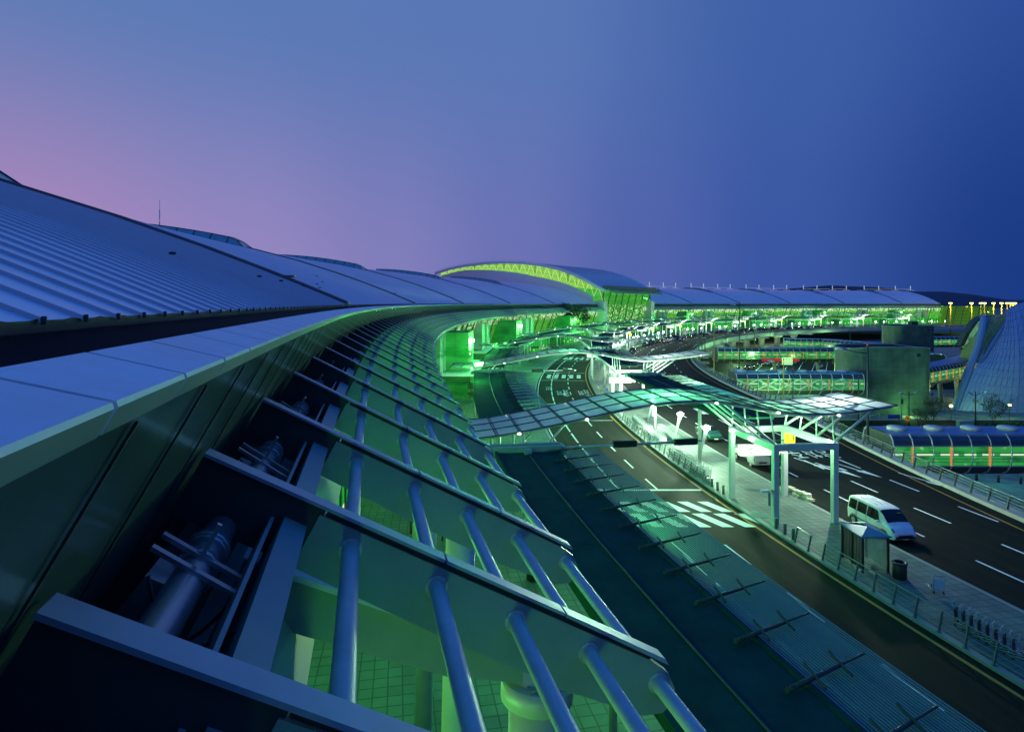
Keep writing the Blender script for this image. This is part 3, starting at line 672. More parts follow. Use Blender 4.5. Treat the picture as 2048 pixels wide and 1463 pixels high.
stuff(mb.build('mullion_grid', WEB, eb))
for th in RIGHT[:-1]:
    for e in (-.05, -.018, .018, .05):
        t = th + .06 + e; mb = MB(); p = P(RE + 44, t, zr(44)); mb.tube([p, (p[0], p[1], p[2] + 3.6)], .1, 6); mb.tube([(p[0], p[1], p[2] + 1.6), (p[0], p[1], p[2] + 4.2)], .3, 8)
        for s in (-1, 1): mb.bar((p[0], p[1], p[2] + 1.2), P(RE + 44, t + s * .008, zr(44) + .1), .14)
        if e < .04: mb.bar((p[0], p[1], p[2] + 1.4), P(RE + 44, t + .03, zr(44) + 1.4), .14)
        mb.build('roof_mast', mat('white lit roof mast', (.8, .82, .8), .5, 0, .05, 3, emit=(.8, .9, .8), es=.35), TERM)  # glow put on the mast in place of floodlight falling on it
# ------------------------------------------------------------------ kerbside canopies (flat dark roof, slatted edge)
def canopy(R, span, label, group, name='kerbside_canopy', gate=0.0):
    """built backwards (towards the camera) from the end beam at angle `gate`"""
    root = empty(name, P(R, gate, 0), -gate, label, 'canopy', group)
    def Q(r, dt, z): return (R - r * cos(dt), r * sin(dt), z)
    ths = lam(-span, 0, .006)
    m = MB(); arc_box(m, R - 1.9, R + 1.9, ths, 6.42, 6.58, Q); arc_box(m, R + 1.9, R + 2.05, ths, 6.35, 6.72, Q); arc_box(m, R - 2.05, R - 1.9, ths, 6.35, 6.66, Q)
    m.build('roof_slab', MEMB, root)
    m = MB(); m.tube([Q(R, t, 6.63) for t in ths], .04, 8); m.build('ridge_pipe', WEB, root)
    m = MB()
    for e, z in ((0.0, 6.72), (.0022, 6.72)): m.bar(Q(R - 2.3, e, z), Q(R + 2.3, e, z), .28, .42)
    m.bar(Q(R - 2.5, .001, 6.45), Q(R + 2.5, .001, 6.45), 1.1, .08); m.box(Q(R, -.0012, 6.6), (.45, .5, .5)); m.box(Q(R - 2.4, .001, 6.6), (.2, 1.2, .55)); m.box(Q(R + 2.4, .001, 6.6), (.2, 1.2, .55))
    m.build('end_beam', FIN, root)
    m = MB(); k = 0; r = R - 2.2
    while r > R - 4.62:
        z = 6.52 + (R - 2.1 - r) * .05
        arc_box(m, r - .042, r, ths, z, z + .025, Q); r -= .094; k += 1
    m.build('slatted_edge', SLAT, root)
    m = MB(); arc_box(m, R - 4.5, R - 2.15, lam(-span * .64, -span * .3, .006), 6.44, 6.455, Q); m.build('glass_edge_panel', glass('blue edge glass', (.35, .6, .7), .62, (.3, .45, .55), .6, .05), root)
    n = max(2, int(round(span * R / 2.15)))
    for i in range(n):
        t = -span * (i + .35) / n; m = MB()
        m.tube([Q(R - 1.2, t, 6.72), Q(R - 3.2, t + .0016, 6.74)], .065, 8, r2=.05); m.tube([Q(R - 3.2, t + .0016, 6.74), Q(R - 4.2, t + .0024, 6.75)], .03, 6)
        for rr, e in ((R - 2.2, .0008), (R - 3.2, .0016)): m.bar(Q(rr + .1, t + e - .0014, 6.78), Q(rr - .1, t + e + .0014, 6.78), .05, .06)
        for q in range(9): 
            a = random.uniform(0, 6.28); m.tube([Q(R - 1.2 - q * .06, t, 6.74), (Q(R - 1.2 - q * .06, t, 6.74)[0] + .16 * cos(a), Q(R - 1.2, t, 0)[1] + .16 * sin(a), 6.74 + random.uniform(.03, .16))], .008, 3)
        m.build('bracket_arm', WEB, root)
    for i in range(max(2, int(span * R / 12))):
        t = -span * (i + .3) / max(2, int(span * R / 12)); m = MB(); m.tube([Q(R, t, .15), Q(R, t, 6.4)], .16, 12); m.build('post', STEEL, root)
    return root
TCAN = canopy(372.2, .17, 'long dark flat canopy with slatted edge over the terminal kerb in the foreground', 'kerbside canopies', gate=-0.149)
c2 = canopy(372.2, .098, 'dark flat kerbside canopy with slatted edge, just behind the nearest wavy glass canopy', 'kerbside canopies', gate=-0.030)
for k in range(2, 13):
    place(c2, P(372.2, GATES[k] - .016, 0), -(GATES[k] - .016), 'dark flat kerbside canopy along the terminal front, %s from the camera' % ORD[k], 'kerbside canopies')
i2 = canopy(352.0, .082, 'flat canopy with bright slatted edge on the island, just behind the nearest wavy glass canopy', 'island canopies', 'island_canopy', gate=-0.042)
for k in range(2, 13):
    place(i2, P(352, GATES[k] - .028, 0), -(GATES[k] - .028), 'flat canopy on the middle island, %s from the camera' % ORD[k - 1], 'island canopies')

# ------------------------------------------------------------------ wavy glass canopies on portal frames
WP = [(375.4, 6.98), (374.3, 7.05), (372, 7.38), (370, 7.72), (367.9, 8.12), (365.8, 8.55), (363.6, 8.9), (361.4, 9.13), (358.8, 9.17), (356.4, 8.86), (354, 8.36), (352.4, 8.1), (350.1, 7.95), (347.6, 8.07), (346, 8.25), (344.3, 8.5)]
def wz(r):
    for (r0, z0), (r1, z1) in zip(WP, WP[1:]):
        if r1 <= r <= r0: return z0 + (z1 - z0) * (r - r0) / (r1 - r0)
    return WP[0][1] if r > WP[0][0] else WP[-1][1] + (344.3 - r) * .13
def wave(g, r0, r1, label, no):
    root = empty('wavy_glass_canopy', P(351.5, g, 0), -g, label, 'glass canopy', 'wavy glass canopies over the gates')
    def Q(r, y, z): return (351.5 - r, y, z)
    n = int(round((r0 - r1) / 1.55)); rs = [r0 + (r1 - r0) * i / n for i in range(n + 1)]
    fine = [r0 + (r1 - r0) * i / (n * 3) for i in range(n * 3 + 1)]
    zz = {r: sum(wz(r + d) for d in (-1.2, -.6, 0, .6, 1.2)) / 5 for r in rs + fine}
    m = MB(); m.grid([[Q(r, y, zz[r]) for y in (-3.3, -1.1, 1.1, 3.3)] for r in fine])
    gl = m.build('glass_roof', WGLASS, root, recalc=False)
    m = MB()
    for r in rs:
        for y in (-.06, .06): m.bar(Q(r, -3.35, zz[r] + .05), Q(r, 3.35, zz[r] + .05), .05, .08) if y < 0 else None
        m.bar(Q(r - .16, -3.35, zz.get(r) + .03), Q(r - .16, 3.35, zz[r] + .03), .04, .06)
    for y in (-3.3, -1.1, 1.1, 3.3):
        for a, b in zip(fine, fine[1:]): m.bar(Q(a, y, zz[a] + .02), Q(b, y, zz[b] + .02), .05, .07)
    m.build('glazing_frame', DKMET, gl)
    for y in (-2.7, 2.7):
        m = MB(); m.tube([Q(r, y, zz[r] - .16) for r in fine], .1, 8); m.build('edge_tube', STEEL, root)
    for y in (-2.7, 2.7):
        for r in rs[2:-1:3]:
            m = MB(); m.lathe(Q(r, y * 1.22, zz[r] - .16), [(.1, 0), (.13, .06), (.08, .14)], 8); m.build('downlight', LAMPG, gl)
    for x in (-2.3, 2.3):                                          # portal posts and beams
        for y in (-3.15, 3.15):
            m = MB(); m.box((x, y, 2.77), (.40, .40, 5.34)); m.build('frame_post', STEEL, root, bevel=.03)
        m = MB(); m.bar((x, -3.36, 5.69), (x, 3.36, 5.69), .42, .5); m.build('frame_beam', STEEL, root, bevel=.03)
    for y in (-3.15, 3.15): m = MB(); m.bar((-2.09, y, 5.69), (2.09, y, 5.69), .4, .48); m.build('frame_beam', STEEL, root, bevel=.03)
    def strut(p, q, r=.085): m = MB(); m.tube([p, q], r, 8); m.build('strut', STEEL, root)
    for y in (-3.1, -1.05, 1.05, 3.1):
        for x in (-2.3, 2.3):
            for d in (-3.6, -.15) if x < 0 else (3.4, .15):
                r = 351.5 - (x + d); strut((x, y, 5.94), Q(r, y * .88, zz[min(zz, key=lambda q: abs(q - r))] - .16), .1 if abs(d) > 1 else .06)
    for y in (-2.6, 2.6): strut(Q(r0 - 3.5, y, .15), Q(r0 - 3.5, y, zz[min(zz, key=lambda q: abs(q - r0 + 3.5))] - .2), .11); strut(Q(r0 - 3.5, y, 4.5), Q(r0 - 6.5, y, zz[min(zz, key=lambda q: abs(q - r0 + 6.5))] - .2), .07)
    for y in (2.7, -.2):
        for x in (-2.62,): m = MB(); m.lathe((x, y - .1, 5.66), [(.05, 0), (.16, .04), (.16, .1), (.05, .16)], 10); m.build('frame_lamp', LAMPW, root)
    return root
w1 = wave(GATES[0], 375.4, 344.3, 'nearest wavy glass canopy crossing the road on pale posts, beside the yellow 13 sign', 13)
w2 = wave(GATES[1] , 377.8, 341.0, 'second nearest wavy glass canopy, arching over the zebra crossing', 12)
for k in range(2, 13): place(w2, P(351.5, GATES[k], 0), -GATES[k], 'wavy glass canopy across the road, %s from the camera' % ORD[k], 'wavy glass canopies over the gates')
# gate number signs and glowing sign boxes
def gate_sign(g, no, label):
    o = empty('gate_number_sign', P(351.5, g, 0), -g, label, 'sign', 'yellow gate number signs')
    m = MB(); m.box((2.5, 2.72, 4.95), (.86, .1, .86)); pl = m.build('sign_panel', mat('yellow sign face', (.85, .6, .02), .4, 0, .05, 3, emit=(.9, .62, .02), es=.55), o)
    text_mesh('numeral', no, (2.5, 2.655, 4.97), (pi / 2, 0, 0), .8, mat('matt black lettering', (.004, .004, .004), .9, 0, .1, 2, spec=0.0), o, bold=.012)
    m = MB()
    for x in (2.35, 2.65): m.bar((x, 2.75, 5.37), (x, 2.75, 5.46), .05)
    m.build('sign_bracket', WEB, o)
    return o
def light_box(g, label):
    o = empty('sign_light_box', P(351.5, g, 0), -g, label, 'light box', 'glowing sign boxes')
    m = MB(); m.box((-1.75, 0, 4.78), (3.2, .5, .78)); m.build('lit_panel', SIGNW, o, bevel=.04)
    m = MB(); m.box((.22, 0, 4.78), (.4, .5, .6)); m.build('lit_panel', SIGNW, o, bevel=.04)
    m = MB(); pass
    m = MB(); pts = [(-2.5 + .16 * cos(a), -.26, 4.78 + .16 * sin(a)) for a in [pi * .25 + k * pi * 1.5 / 12 for k in range(13)]]; m.tube(pts, .03, 6); m.build('emblem', mat('pale sign emblem', (.4, .6, .4), .5), o)
    m = MB()
    m.bar((-2.3, 0, 5.1), (-2.3, 0, 5.46), .06); m.bar((.22, 0, 5.05), (.22, 0, 5.5), .05); m.bar((-2.3, 0, 5.45), (.3, 0, 5.45), .05)
    m.build('hanger', WEB, o)
    return o
for k, g in enumerate(GATES):
    gate_sign(g, str(13 - k), 'yellow sign reading %d on the portal frame of the %s wavy canopy' % (13 - k, 'nearest' if k == 0 else ORD[k] + ' nearest'))
    light_box(g, 'white glowing sign box hanging under the portal frame of the %s wavy canopy' % ('nearest' if k == 0 else ORD[k] + ' nearest'))
# conical floodlight masts on the island
def cone_lamp(loc, rz, label):
    o = empty('cone_floodlight', loc, rz, label, 'floodlight', 'white cone floodlights on the island')
    m = MB(); m.tube([(0, 0, 0), (.75, 0, 2.75)], .07, 12, r2=.2); m.build('tapered_post', COPE, o)
    m = MB(); m.lathe((.78, 0, 2.82), [(.1, -.12), (.32, 0), (.36, .24), (.14, .4)], 14); m.build('lamp_head', LAMPW, o)
    m = MB(); m.lathe((0, 0, 0), [(.2, 0), (.2, .03), (.1, .06)], 14); m.build('base_plate', GALV, o)
    return o
cproto = None
for k, g in enumerate(GATES):
    for j, d in enumerate((.046, .068, .1)):
        loc = P(351.0, g + d, .145); lab = 'white cone shaped floodlight on the middle island, %s behind the %s wavy canopy' % (ORD[j], 'nearest' if k == 0 else ORD[k] + ' nearest')
        if cproto is None: cproto = cone_lamp(loc, -(g + d), lab)
        else: place(cproto, loc, -(g + d), lab)
        h = P(350.2, g + d, 3.45)
        d_ = point_lamp('floodlight_glow', h, (.62, 1.0, .62), 11000 if k == 0 else (1400 if k < 4 else 1300), .2)
    if k >= 0:
        point_lamp('portal_lamp', P(352.6, g, 5.2), (.3, 1.0, .3), 3600 if k == 0 else 700, .15)
        point_lamp('road_fill', P(360.5, g, 7.6), (.16, 1.0, .3), 2400 if k < 2 else 1400, .2); point_lamp('kerb_fill', P(371.2, g - .05, 5.9), (.12, 1.0, .3), 900, .2); point_lamp('road_edge_fill', P(366.6, g + .035, 5.6), (.14, 1.0, .28), 2200, .2)  # green fill lights added to tint the road and kerb
        point_lamp('canopy_uplight', P(346.5, g + .002, 6.3), (.85, 1.0, .8), 2600, .15)
# ------------------------------------------------------------------ railings
def island_rail(t0, t1, label, R=354.3):
    o = empty('guard_rail', P(R, t0, .145), -t0, label, 'railing')
    def Q(r, t, z): return (R - r * cos(t - t0), r * sin(t - t0), z)
    n = int(round((t1 - t0) * R / 1.4)); 
    m = MB()
    for i in range(n + 1):
        t = t0 + (t1 - t0) * i / n; b = Q(R, t, 0); c = Q(R - .22, t, 1.0); 
        if i < 100 or True:
            p = MB(); p.bar(b, c, .05, .12, up=(1, 0, 0)); p.box((b[0], b[1], .02), (.2, .14, .04)); p.build('post', RAILM, o)
    tl = lam(t0, t1, .004)
    for q, rr in ((.98, .03), (.74, .022), (.5, .022), (.26, .022)):
        p = MB(); p.tube([Q(R - .22 * q, t, q) for t in tl], rr, 6); p.build('rail', RAILM, o)
    return o
island_rail(-.112, -.028, 'metal guard rail along the island kerb in front of the nested trolleys')
island_rail(-.212 - .03, -.1515, 'metal guard rail along the dark island kerb in the lower right foreground')
island_rail(.012, .09, 'guard rail on the island kerb beyond the second wavy canopy')
for s, ths in enumerate((( -.1165, -.1195, -.1225), (-.1445, -.1475, -.1502))):
    for j, t in enumerate(ths):
        m = MB(); m.lathe(P(354.1, t, .145), [(.11, 0), (.11, .72), (.09, .76)], 12); o = m.build('bollard', RAILM)
        tag(o, 'short steel bollard, %s of three at the %s end of the zebra crossing' % (ORD[j], ('far', 'near')[s]), 'bollard', 'bollards at the crossing')
VR = empty('road_edge_railing', (0, 0, 0), 0, 'long curved metal railing on the outer edge of the elevated road', 'railing')
RR = lambda t: RO(t) + .35
m = MB(); arc_box(m, lambda t: RO(t) - .35, lambda t: RO(t) + .75, TH, -.05, .32); m.build('parapet_kerb', CONC, VR)
m = MB(); arc_box(m, lambda t: RO(t) - .5, lambda t: RO(t) - .3, TH, -1.5, .28); m.build('fascia', mat('grey-blue deck fascia', (.32, .42, .42), .6, 0, .15, .7), VR)
for q, rr in ((1.35, .05), (1.12, .025), (.9, .025), (.68, .025), (.46, .025)):
    m = MB(); m.tube([P(RR(t) - .25 * (q - .3), t, q) for t in TH], rr, 6); m.build('rail', RAILM, VR)
m0 = MB(); rest = MB(); t = -.2; k = 0
while t < 1.45:
    p = MB() if k < 99 else rest
    p.bar(P(RR(t), t, .3), P(RR(t) - .28, t, 1.38), .07, .16, up=(1, 0, 0)); p.box(P(RR(t) - .2, t, 1.2), (.14, .3, .05), -t)
    if k < 99: p.build('post', WEB, VR)
    t += 1.9 / 329; k += 1
stuff(rest.build('post_run', WEB, VR))
# ------------------------------------------------------------------ vehicles (front along +x, wheels on z = 0)
def interp(keys, x):
    if x <= keys[0][0]: return keys[0][1:]
    for a, b in zip(keys, keys[1:]):
        if a[0] <= x <= b[0]:
            t = (x - a[0]) / (b[0] - a[0]); return [p + (q - p) * t for p, q in zip(a[1:], b[1:])]
    return keys[-1][1:]
def cr(p, t):
    i = min(int(t), len(p) - 2); f = t - i; g = lambda k: p[max(0, min(len(p) - 1, k))]
    a, b, c, d = g(i - 1), g(i), g(i + 1), g(i + 2)
    return tuple(.5 * (2 * b[k] + (c[k] - a[k]) * f + (2 * a[k] - 5 * b[k] + 4 * c[k] - d[k]) * f * f + (3 * b[k] - a[k] - 3 * c[k] + d[k]) * f ** 3) for k in (0, 1))
def ringpt(keys, x, v, off=0.0):
    zl, zb, zt, wl, wb, wt = interp(keys, x); zb = min(zb, zt - .06)
    pts = [(0, zl), (wl * .9, zl), (wl, zl + .2 * (zb - zl)), (wb, zl + .62 * (zb - zl)), (wb - .02, zb), (wt, zt - .1 * (zt - zb) - .02), (wt * .86, zt - .01), (0, zt + .03)]
    y, z = cr(pts, v); 
    if off:
        a = cr(pts, max(0, v - .05)); b = cr(pts, min(7, v + .05)); d = (b[0] - a[0], b[1] - a[1]); L = sqrt(d[0] ** 2 + d[1] ** 2) or 1; y += d[1] / L * off; z -= d[0] / L * off
    return (y, z)
def carbody(keys, name, m, root, nx=44):
    xs = [keys[0][0] + (keys[-1][0] - keys[0][0]) * i / nx for i in range(nx + 1)]; vs = [7 * k / 28 for k in range(29)]
    rows = []
    for x in xs:
        R = [ringpt(keys, x, v) for v in vs]; rows.append([(x, -y, z) for y, z in R] + [(x, y, z) for y, z in R[-2::-1]])
    b = MB(); b.grid(rows); b.face(rows[0][::-1]); b.face(rows[-1]); return b.build(name, m, root)
def patch(keys, x0, x1, v0, v1, side=1, n=6, both=False, slope=(0, 0)):
    b = MB(); rows = []
    vs = [v0 + (v1 - v0) * k / 6 for k in range(7)]
    for i in range(n + 1):
        row = []
        for k, v in enumerate(vs):
            lo = x0 + slope[0] * k / 6; hi = x1 + slope[1] * k / 6; x = lo + (hi - lo) * i / n; y, z = ringpt(keys, x, v, .012); row.append((x, y * side, z))
        if both:
            row = row + [(p[0], -p[1], p[2]) for p in row[::-1][1:]]
        rows.append(row)
    b.grid(rows); return b
CARGL = mat('dark car glass', (.006, .007, .008), .08, 0, .1, 2, spec=.35)
TYRE = mat('black tyre rubber', (.012, .012, .012), .8); RIM = mat('alloy wheel rim', (.45, .46, .47), .3, .8)
HLGL = mat('clear headlight lens', (.16, .19, .22), .08, .6); REDL = mat('red tail light', (.4, .01, .01), .25)
def wheel(root, x, y, r):
    w = MB(); s = 1 if y > 0 else -1
    w.tube([(x, y - .1 * s, r), (x, y + .08 * s, r)], r, 18); o = w.build('wheel', TYRE, root)
    w = MB(); w.tube([(x, y + .08 * s, r), (x, y + .095 * s, r)], r * .62, 14); w.build('rim', RIM, o)
def vehicle(kind, paint, label, loc, rz, lit=False, group=None, cat=None):
    root = empty({'van': 'passenger_van', 'sedan': 'parked_car', 'suv': 'parked_suv'}[kind], loc, rz, label, cat or {'van': 'van', 'sedan': 'car', 'suv': 'car'}[kind], group)
    if kind == 'van':
        K = [(-2.38, .42, 1.0, 1.62, .74, .80, .60), (-2.3, .30, 1.06, 1.84, .84, .87, .70), (-1.8, .24, 1.08, 1.93, .88, .91, .74), (.3, .24, 1.08, 1.95, .89, .92, .75), (.9, .24, 1.06, 1.90, .89, .92, .74), (1.25, .24, 1.06, 1.68, .89, .92, .73), (1.82, .24, 1.02, 1.17, .88, .91, .78), (2.12, .25, .92, 1.02, .86, .88, .76), (2.3, .28, .72, .86, .83, .84, .72), (2.4, .36, .56, .68, .72, .74, .62)]
        wins = [(-2.15, -1.3), (-1.2, -.25), (-.15, .85)]; vv = (4.02, 4.9); ws = (.98, 1.74, 5.05); wb = (-1.55, 1.5, .33)
    elif kind == 'suv':
        K = [(-2.25, .5, .95, 1.5, .74, .8, .6), (-2.15, .36, 1.02, 1.68, .84, .88, .66), (-1.6, .3, 1.04, 1.76, .88, .9, .68), (.1, .3, 1.04, 1.76, .89, .91, .68), (.95, .3, 1.02, 1.14, .89, .91, .76), (1.9, .32, .92, 1.02, .86, .88, .74), (2.2, .36, .7, .8, .78, .8, .66)]
        wins = [(-2.0, -1.25), (-1.15, -.3), (-.2, .35)]; vv = (4.12, 4.86); ws = (.2, .85, 5.2); wb = (-1.4, 1.4, .36)
    else:
        K = [(-2.25, .4, .78, .86, .74, .78, .66), (-2.1, .3, .88, .98, .84, .86, .72), (-1.35, .25, .9, 1.04, .87, .88, .72), (-.75, .25, .9, 1.4, .87, .88, .62), (.15, .25, .9, 1.43, .87, .88, .62), (.95, .25, .9, .98, .87, .88, .74), (1.9, .26, .76, .84, .84, .86, .72), (2.22, .34, .56, .64, .74, .76, .64)]
        wins = [(-1.0, -.35), (-.27, .42)]; vv = (4.15, 4.84); ws = (.22, .88, 5.2); wb = (-1.35, 1.35, .31)
    body = carbody(K, 'body', paint, root)
    for s in (1, -1):
        for i, (a, b) in enumerate(wins):
            sl = (0, 0)
            if i == len(wins) - 1: sl = (0, -.35)
            if i == 0 and kind == 'sedan': sl = (.25, 0)
            patch(K, a, b + (.3 if i == len(wins) - 1 else 0), vv[0], vv[1], s, slope=sl).build('side_window', CARGL, root)
        p = MB(); a = K[-2][0] - .18; rows = patch(K, a, a + .2, 4.3, 5.6, s, n=3); rows.build('headlight', HEADL if lit else HLGL, root)
        p = patch(K, K[0][0] + .01, K[0][0] + .1, 2.9, 4.6, s, n=2); p.build('tail_light', REDL, root)
        p = MB(); x0 = wins[-1][1] + .25; zz = interp(K, x0); p.box((x0, s * (zz[4] + .1), zz[1] + .1), (.1, .2, .14)); p.build('wing_mirror', paint, root, bevel=.03)
        for i in range(len(wins) - 1):
            x0 = wins[i + 1][0] - .05; d = MB(); pts = [(x0, s * (ringpt(K, x0, v, .008)[0]), ringpt(K, x0, v, .008)[1]) for v in (2, 2.5, 3, 3.5, 4, 4.5)]; d.tube(pts, .011, 4); d.build('door_seam', BLACK, body)
        for x in wb[:2]: wheel(root, x, s * (K[3][5] - .08), wb[2])
        for x in wb[:2]:
            d = MB(); pts = [(x + (wb[2] + .07) * cos(t), s * (K[3][5] - .01), wb[2] + (wb[2] + .07) * sin(t)) for t in [pi * k / 10 for k in range(11)]]; d.tube(pts, .035, 6); d.build('wheel_arch', BLACK, body)
    patch(K, ws[0], ws[1], ws[2], 7, 1, both=True).build('windscreen', CARGL, root)
    x1 = K[-1][0]; g = MB(); g.box((x1 + .0, 0, K[-1][1] + .2), (.1, 1.0, .09)); g.build('grille', BLACK, root); g = MB(); g.box((x1 + .03, 0, K[-1][1] + .03), (.02, .42, .12)); g.build('number_plate', COPE, root)
    if kind == 'van':
        g = MB(); g.box((x1 - .01, 0, .45), (.12, 1.4, .13)); g.build('bumper_trim', BLACK, root, bevel=.02)
        for y in (-.42, 0, .42): g = MB(); g.tube([(-1.9, y, 1.985 - abs(y) * .05), (.3, y, 2.0 - abs(y) * .05)], .018, 5); g.build('roof_rib', paint, body)
        g = MB(); g.box((1.3, .38, 1.68), (.02, .26, .3), M=Matrix.Rotation(radians(48), 3, 'Y')); g.build('paper_notice', mat('yellowed paper', (.7, .55, .2), .8), root)
        g = MB()
        for s in (-.45, .45): g.bar((1.66, s - .3, 1.36), (1.76, s + .25, 1.26), .02)
        g.build('wiper', BLACK, root); 
        for s in (-1, 1): g = MB(); g.box((.2, s * .935, .98), (.16, .03, .035)); g.build('door_handle', GALV, root)
        for s in (-1, 1): g = MB(); g.box((-.05, s * .935, .62), (3.0, .03, .07)); g.build('rub_strip', WEB, root)
    return root
def onroad(r, th): return P(r, th, 0.0), -th - pi / 2
VWHITE = mat('white car paint', (.72, .74, .75), .18, 0, .03, 2, spec=.7)
loc, rz = onroad(346.3, -.1485); loc = (25.85, 42.9, 0.0); vehicle('van', VWHITE, 'white passenger van parked at the kerb in the outer road, nearest vehicle', loc, radians(-84))
# small flatbed truck
loc, rz = onroad(346.6, -.094); TR = empty('flatbed_truck', loc, rz, 'small white flatbed truck parked behind the glowing sign box', 'truck')
K = [(1.0, .4, 1.15, 1.9, .78, .8, .7), (1.1, .35, 1.15, 1.95, .82, .84, .73), (1.7, .35, 1.15, 1.95, .83, .85, .73), (2.1, .35, 1.15, 1.72, .83, .85, .72), (2.42, .36, 1.05, 1.2, .82, .84, .74), (2.55, .4, .8, .95, .78, .8, .72), (2.6, .42, .7, .8, .74, .76, .7)]
TPAINT = mat('off-white truck paint', (.2, .215, .21), .3, 0, .08, 2); carbody(K, 'cab', TPAINT, TR, 24); patch(K, 2.0, 2.4, 5.2, 7, 1, both=True).build('windscreen', CARGL, TR)
for s in (1, -1):
    patch(K, 1.25, 1.95, 4.15, 4.86, s).build('side_window', CARGL, TR); patch(K, 2.44, 2.58, 3.2, 4.3, s, n=2).build('headlight', HLGL, TR)
    for x in (1.75, -1.3): wheel(TR, x, s * .74, .32)
m = MB(); m.box((-.9, 0, .78), (3.4, 1.7, .16))
for s in (-1, 1): m.box((-.9, s * .83, 1.05), (3.4, .05, .4))
for x in (-2.58, .78): m.box((x, 0, 1.05), (.05, 1.62, .4))
m.build('load_bed', TPAINT, TR); m = MB(); m.box((-.2, 0, .5), (4.2, .7, .2)); m.build('chassis', BLACK, TR); m = MB(); m.box((2.6, 0, .62), (.06, .8, .16)); m.build('grille', BLACK, TR)
CARP = [mat('black car paint', (.012, .013, .015), .15, 0, .1, 2, spec=.8), mat('dark blue car paint', (.02, .04, .10), .15, 0, .1, 2, spec=.8), mat('silver car paint', (.4, .42, .44), .2, .5, .05, 2), mat('dark green car paint', (.012, .05, .035), .18, 0, .1, 2)]
CN = ['black', 'dark blue', 'silver', 'dark green']
protos = {}; n = 0
def queue(kind, ci, lit, r, th, where):
    loc, rz = onroad(r, th); lab = '%s %s %s' % (CN[ci], 'saloon car' if kind == 'sedan' else 'off-road car', where)
    key = (kind, ci, lit)
    if key not in protos: protos[key] = vehicle(kind, CARP[ci], lab, loc, rz, lit, 'cars along the outer kerb')
    else: place(protos[key], loc, rz, lab, 'cars along the outer kerb')
th = .40
for k in range(34):
    kind = 'suv' if random.random() < .35 else 'sedan'; ci = random.choice((0, 0, 0, 1, 2, 3)); queue(kind, ci, False, 346.4 + random.uniform(-.2, .2), th, 'in the far kerbside queue, %s from its near end' % ORD[k]); th += random.uniform(.0165, .026)
th = .52
for k in range(14): queue('suv' if random.random() < .4 else 'sedan', random.choice((0, 0, 1, 2)), False, 342.7, th, 'waiting in the second row, %s from its near end' % ORD[k]); th += random.uniform(.022, .05)
queue('suv', 0, True, 343.2, .452, 'with headlamps on, nearest lit car on the outer road'); queue('suv', 2, True, 342.9, .487, 'with headlamps on, just behind the lit black one'); queue('sedan', 1, True, 339.5, .51, 'with headlamps on, in the inner lane behind the lit pair'); queue('sedan', 0, False, 346.3, .315, 'parked alone ahead of the kerbside queue')
queue('sedan', 3, False, 346.3, -.062, 'half hidden under the nearest wavy canopy beyond the floodlights')

# ------------------------------------------------------------------ luggage trolleys
BLUEP = mat('blue trolley panel', (.05, .18, .55), .35, 0, .1, 3); PALE = mat('pale trolley panel', (.55, .6, .62), .4)
def trolley(loc, rz, label, panel=BLUEP, group='luggage trolleys'):
    o = empty('luggage_trolley', loc, rz, label, 'trolley', group)
    m = MB(); r = .018
    for s in (-1, 1):
        m.tube([(-.45, s * .26, .16), (.5, s * .2, .16), (.55, s * .12, .16)], r, 5); m.tube([(-.45, s * .26, .12), (-.5, s * .28, .95), (-.58, s * .28, 1.05)], r, 5)
    for x in (-.3, 0, .3): m.tube([(x, -.24, .17), (x, .24, .17)], .012, 5)
    m.tube([(.55, -.12, .16), (.55, .12, .16)], r, 5); m.build('frame', GALV, o)
    m = MB(); m.tube([(-.58, -.3, 1.05), (-.58, .3, 1.05)], .026, 8); m.build('handle', mat('grey rubber grip', (.35, .36, .38), .5), o)
    m = MB(); m.box((-.47, 0, .55), (.025, .5, .5)); m.build('back_panel', panel, o)
    m = MB()
    for k in range(7): m.tube([(-.49, -.24 + .08 * k, .82), (-.42, -.24 + .08 * k, .97)], .008, 4)
    for x, z in ((-.3, .8), (-.28, .97)): m.tube([(x - .15, -.26, z), (x, -.26, z), (x, .26, z), (x - .15, .26, z)], .01, 4)
    m.build('basket', GALV, o)
    for x, y in ((-.42, .24), (-.42, -.24), (.45, 0)):
        m = MB(); m.tube([(x, y - .025, .08), (x, y + .025, .08)], .08, 10); m.build('wheel', TYRE, o)
    return o
tp = trolley(P(353.3, -.1015, .145), 0, 'luggage trolley', PALE); tn = 0
rows = [(353.35, -.1085, -.0815, 18, 'near nested row behind the guard rail'), (352.9, -.0715, -.0335, 16, 'long nested row beyond the nearest floodlights'), (351.5, -.0725, -.0535, 12, 'inner nested row between the two nearest floodlights')]
tproto = None
for r, t0, t1, n, wh in rows:
    for k in range(n):
        t = t0 + (t1 - t0) * k / (n - 1); lab = 'luggage trolley, %s in the %s' % (ORD[k], wh)
        if tproto is None: tproto = tp; tp.location = P(r, t, .145); tp.rotation_euler = (0, 0, -t + pi / 2); tp['label'] = lab; tp['group'] = 'trolleys behind the guard rail'
        else: place(tproto, P(r, t, .145), -t + pi / 2, lab, 'trolleys behind the guard rail')
tb = trolley(P(351.2, .028, .145), -.028 + pi / 2 + .3, 'blue panelled luggage trolley, first beside the second floodlight group', BLUEP, 'blue trolleys by the second canopy')
for k, (r, t) in enumerate(((351.6, .034), (352.4, .024), (352.2, .018), (351, .016), (352.6, .042), (350.2, .02))): place(tb, P(r, t, .145), -t + pi / 2 + random.uniform(-.4, .4), 'blue panelled luggage trolley, %s beside the second floodlight group' % ORD[k + 1])
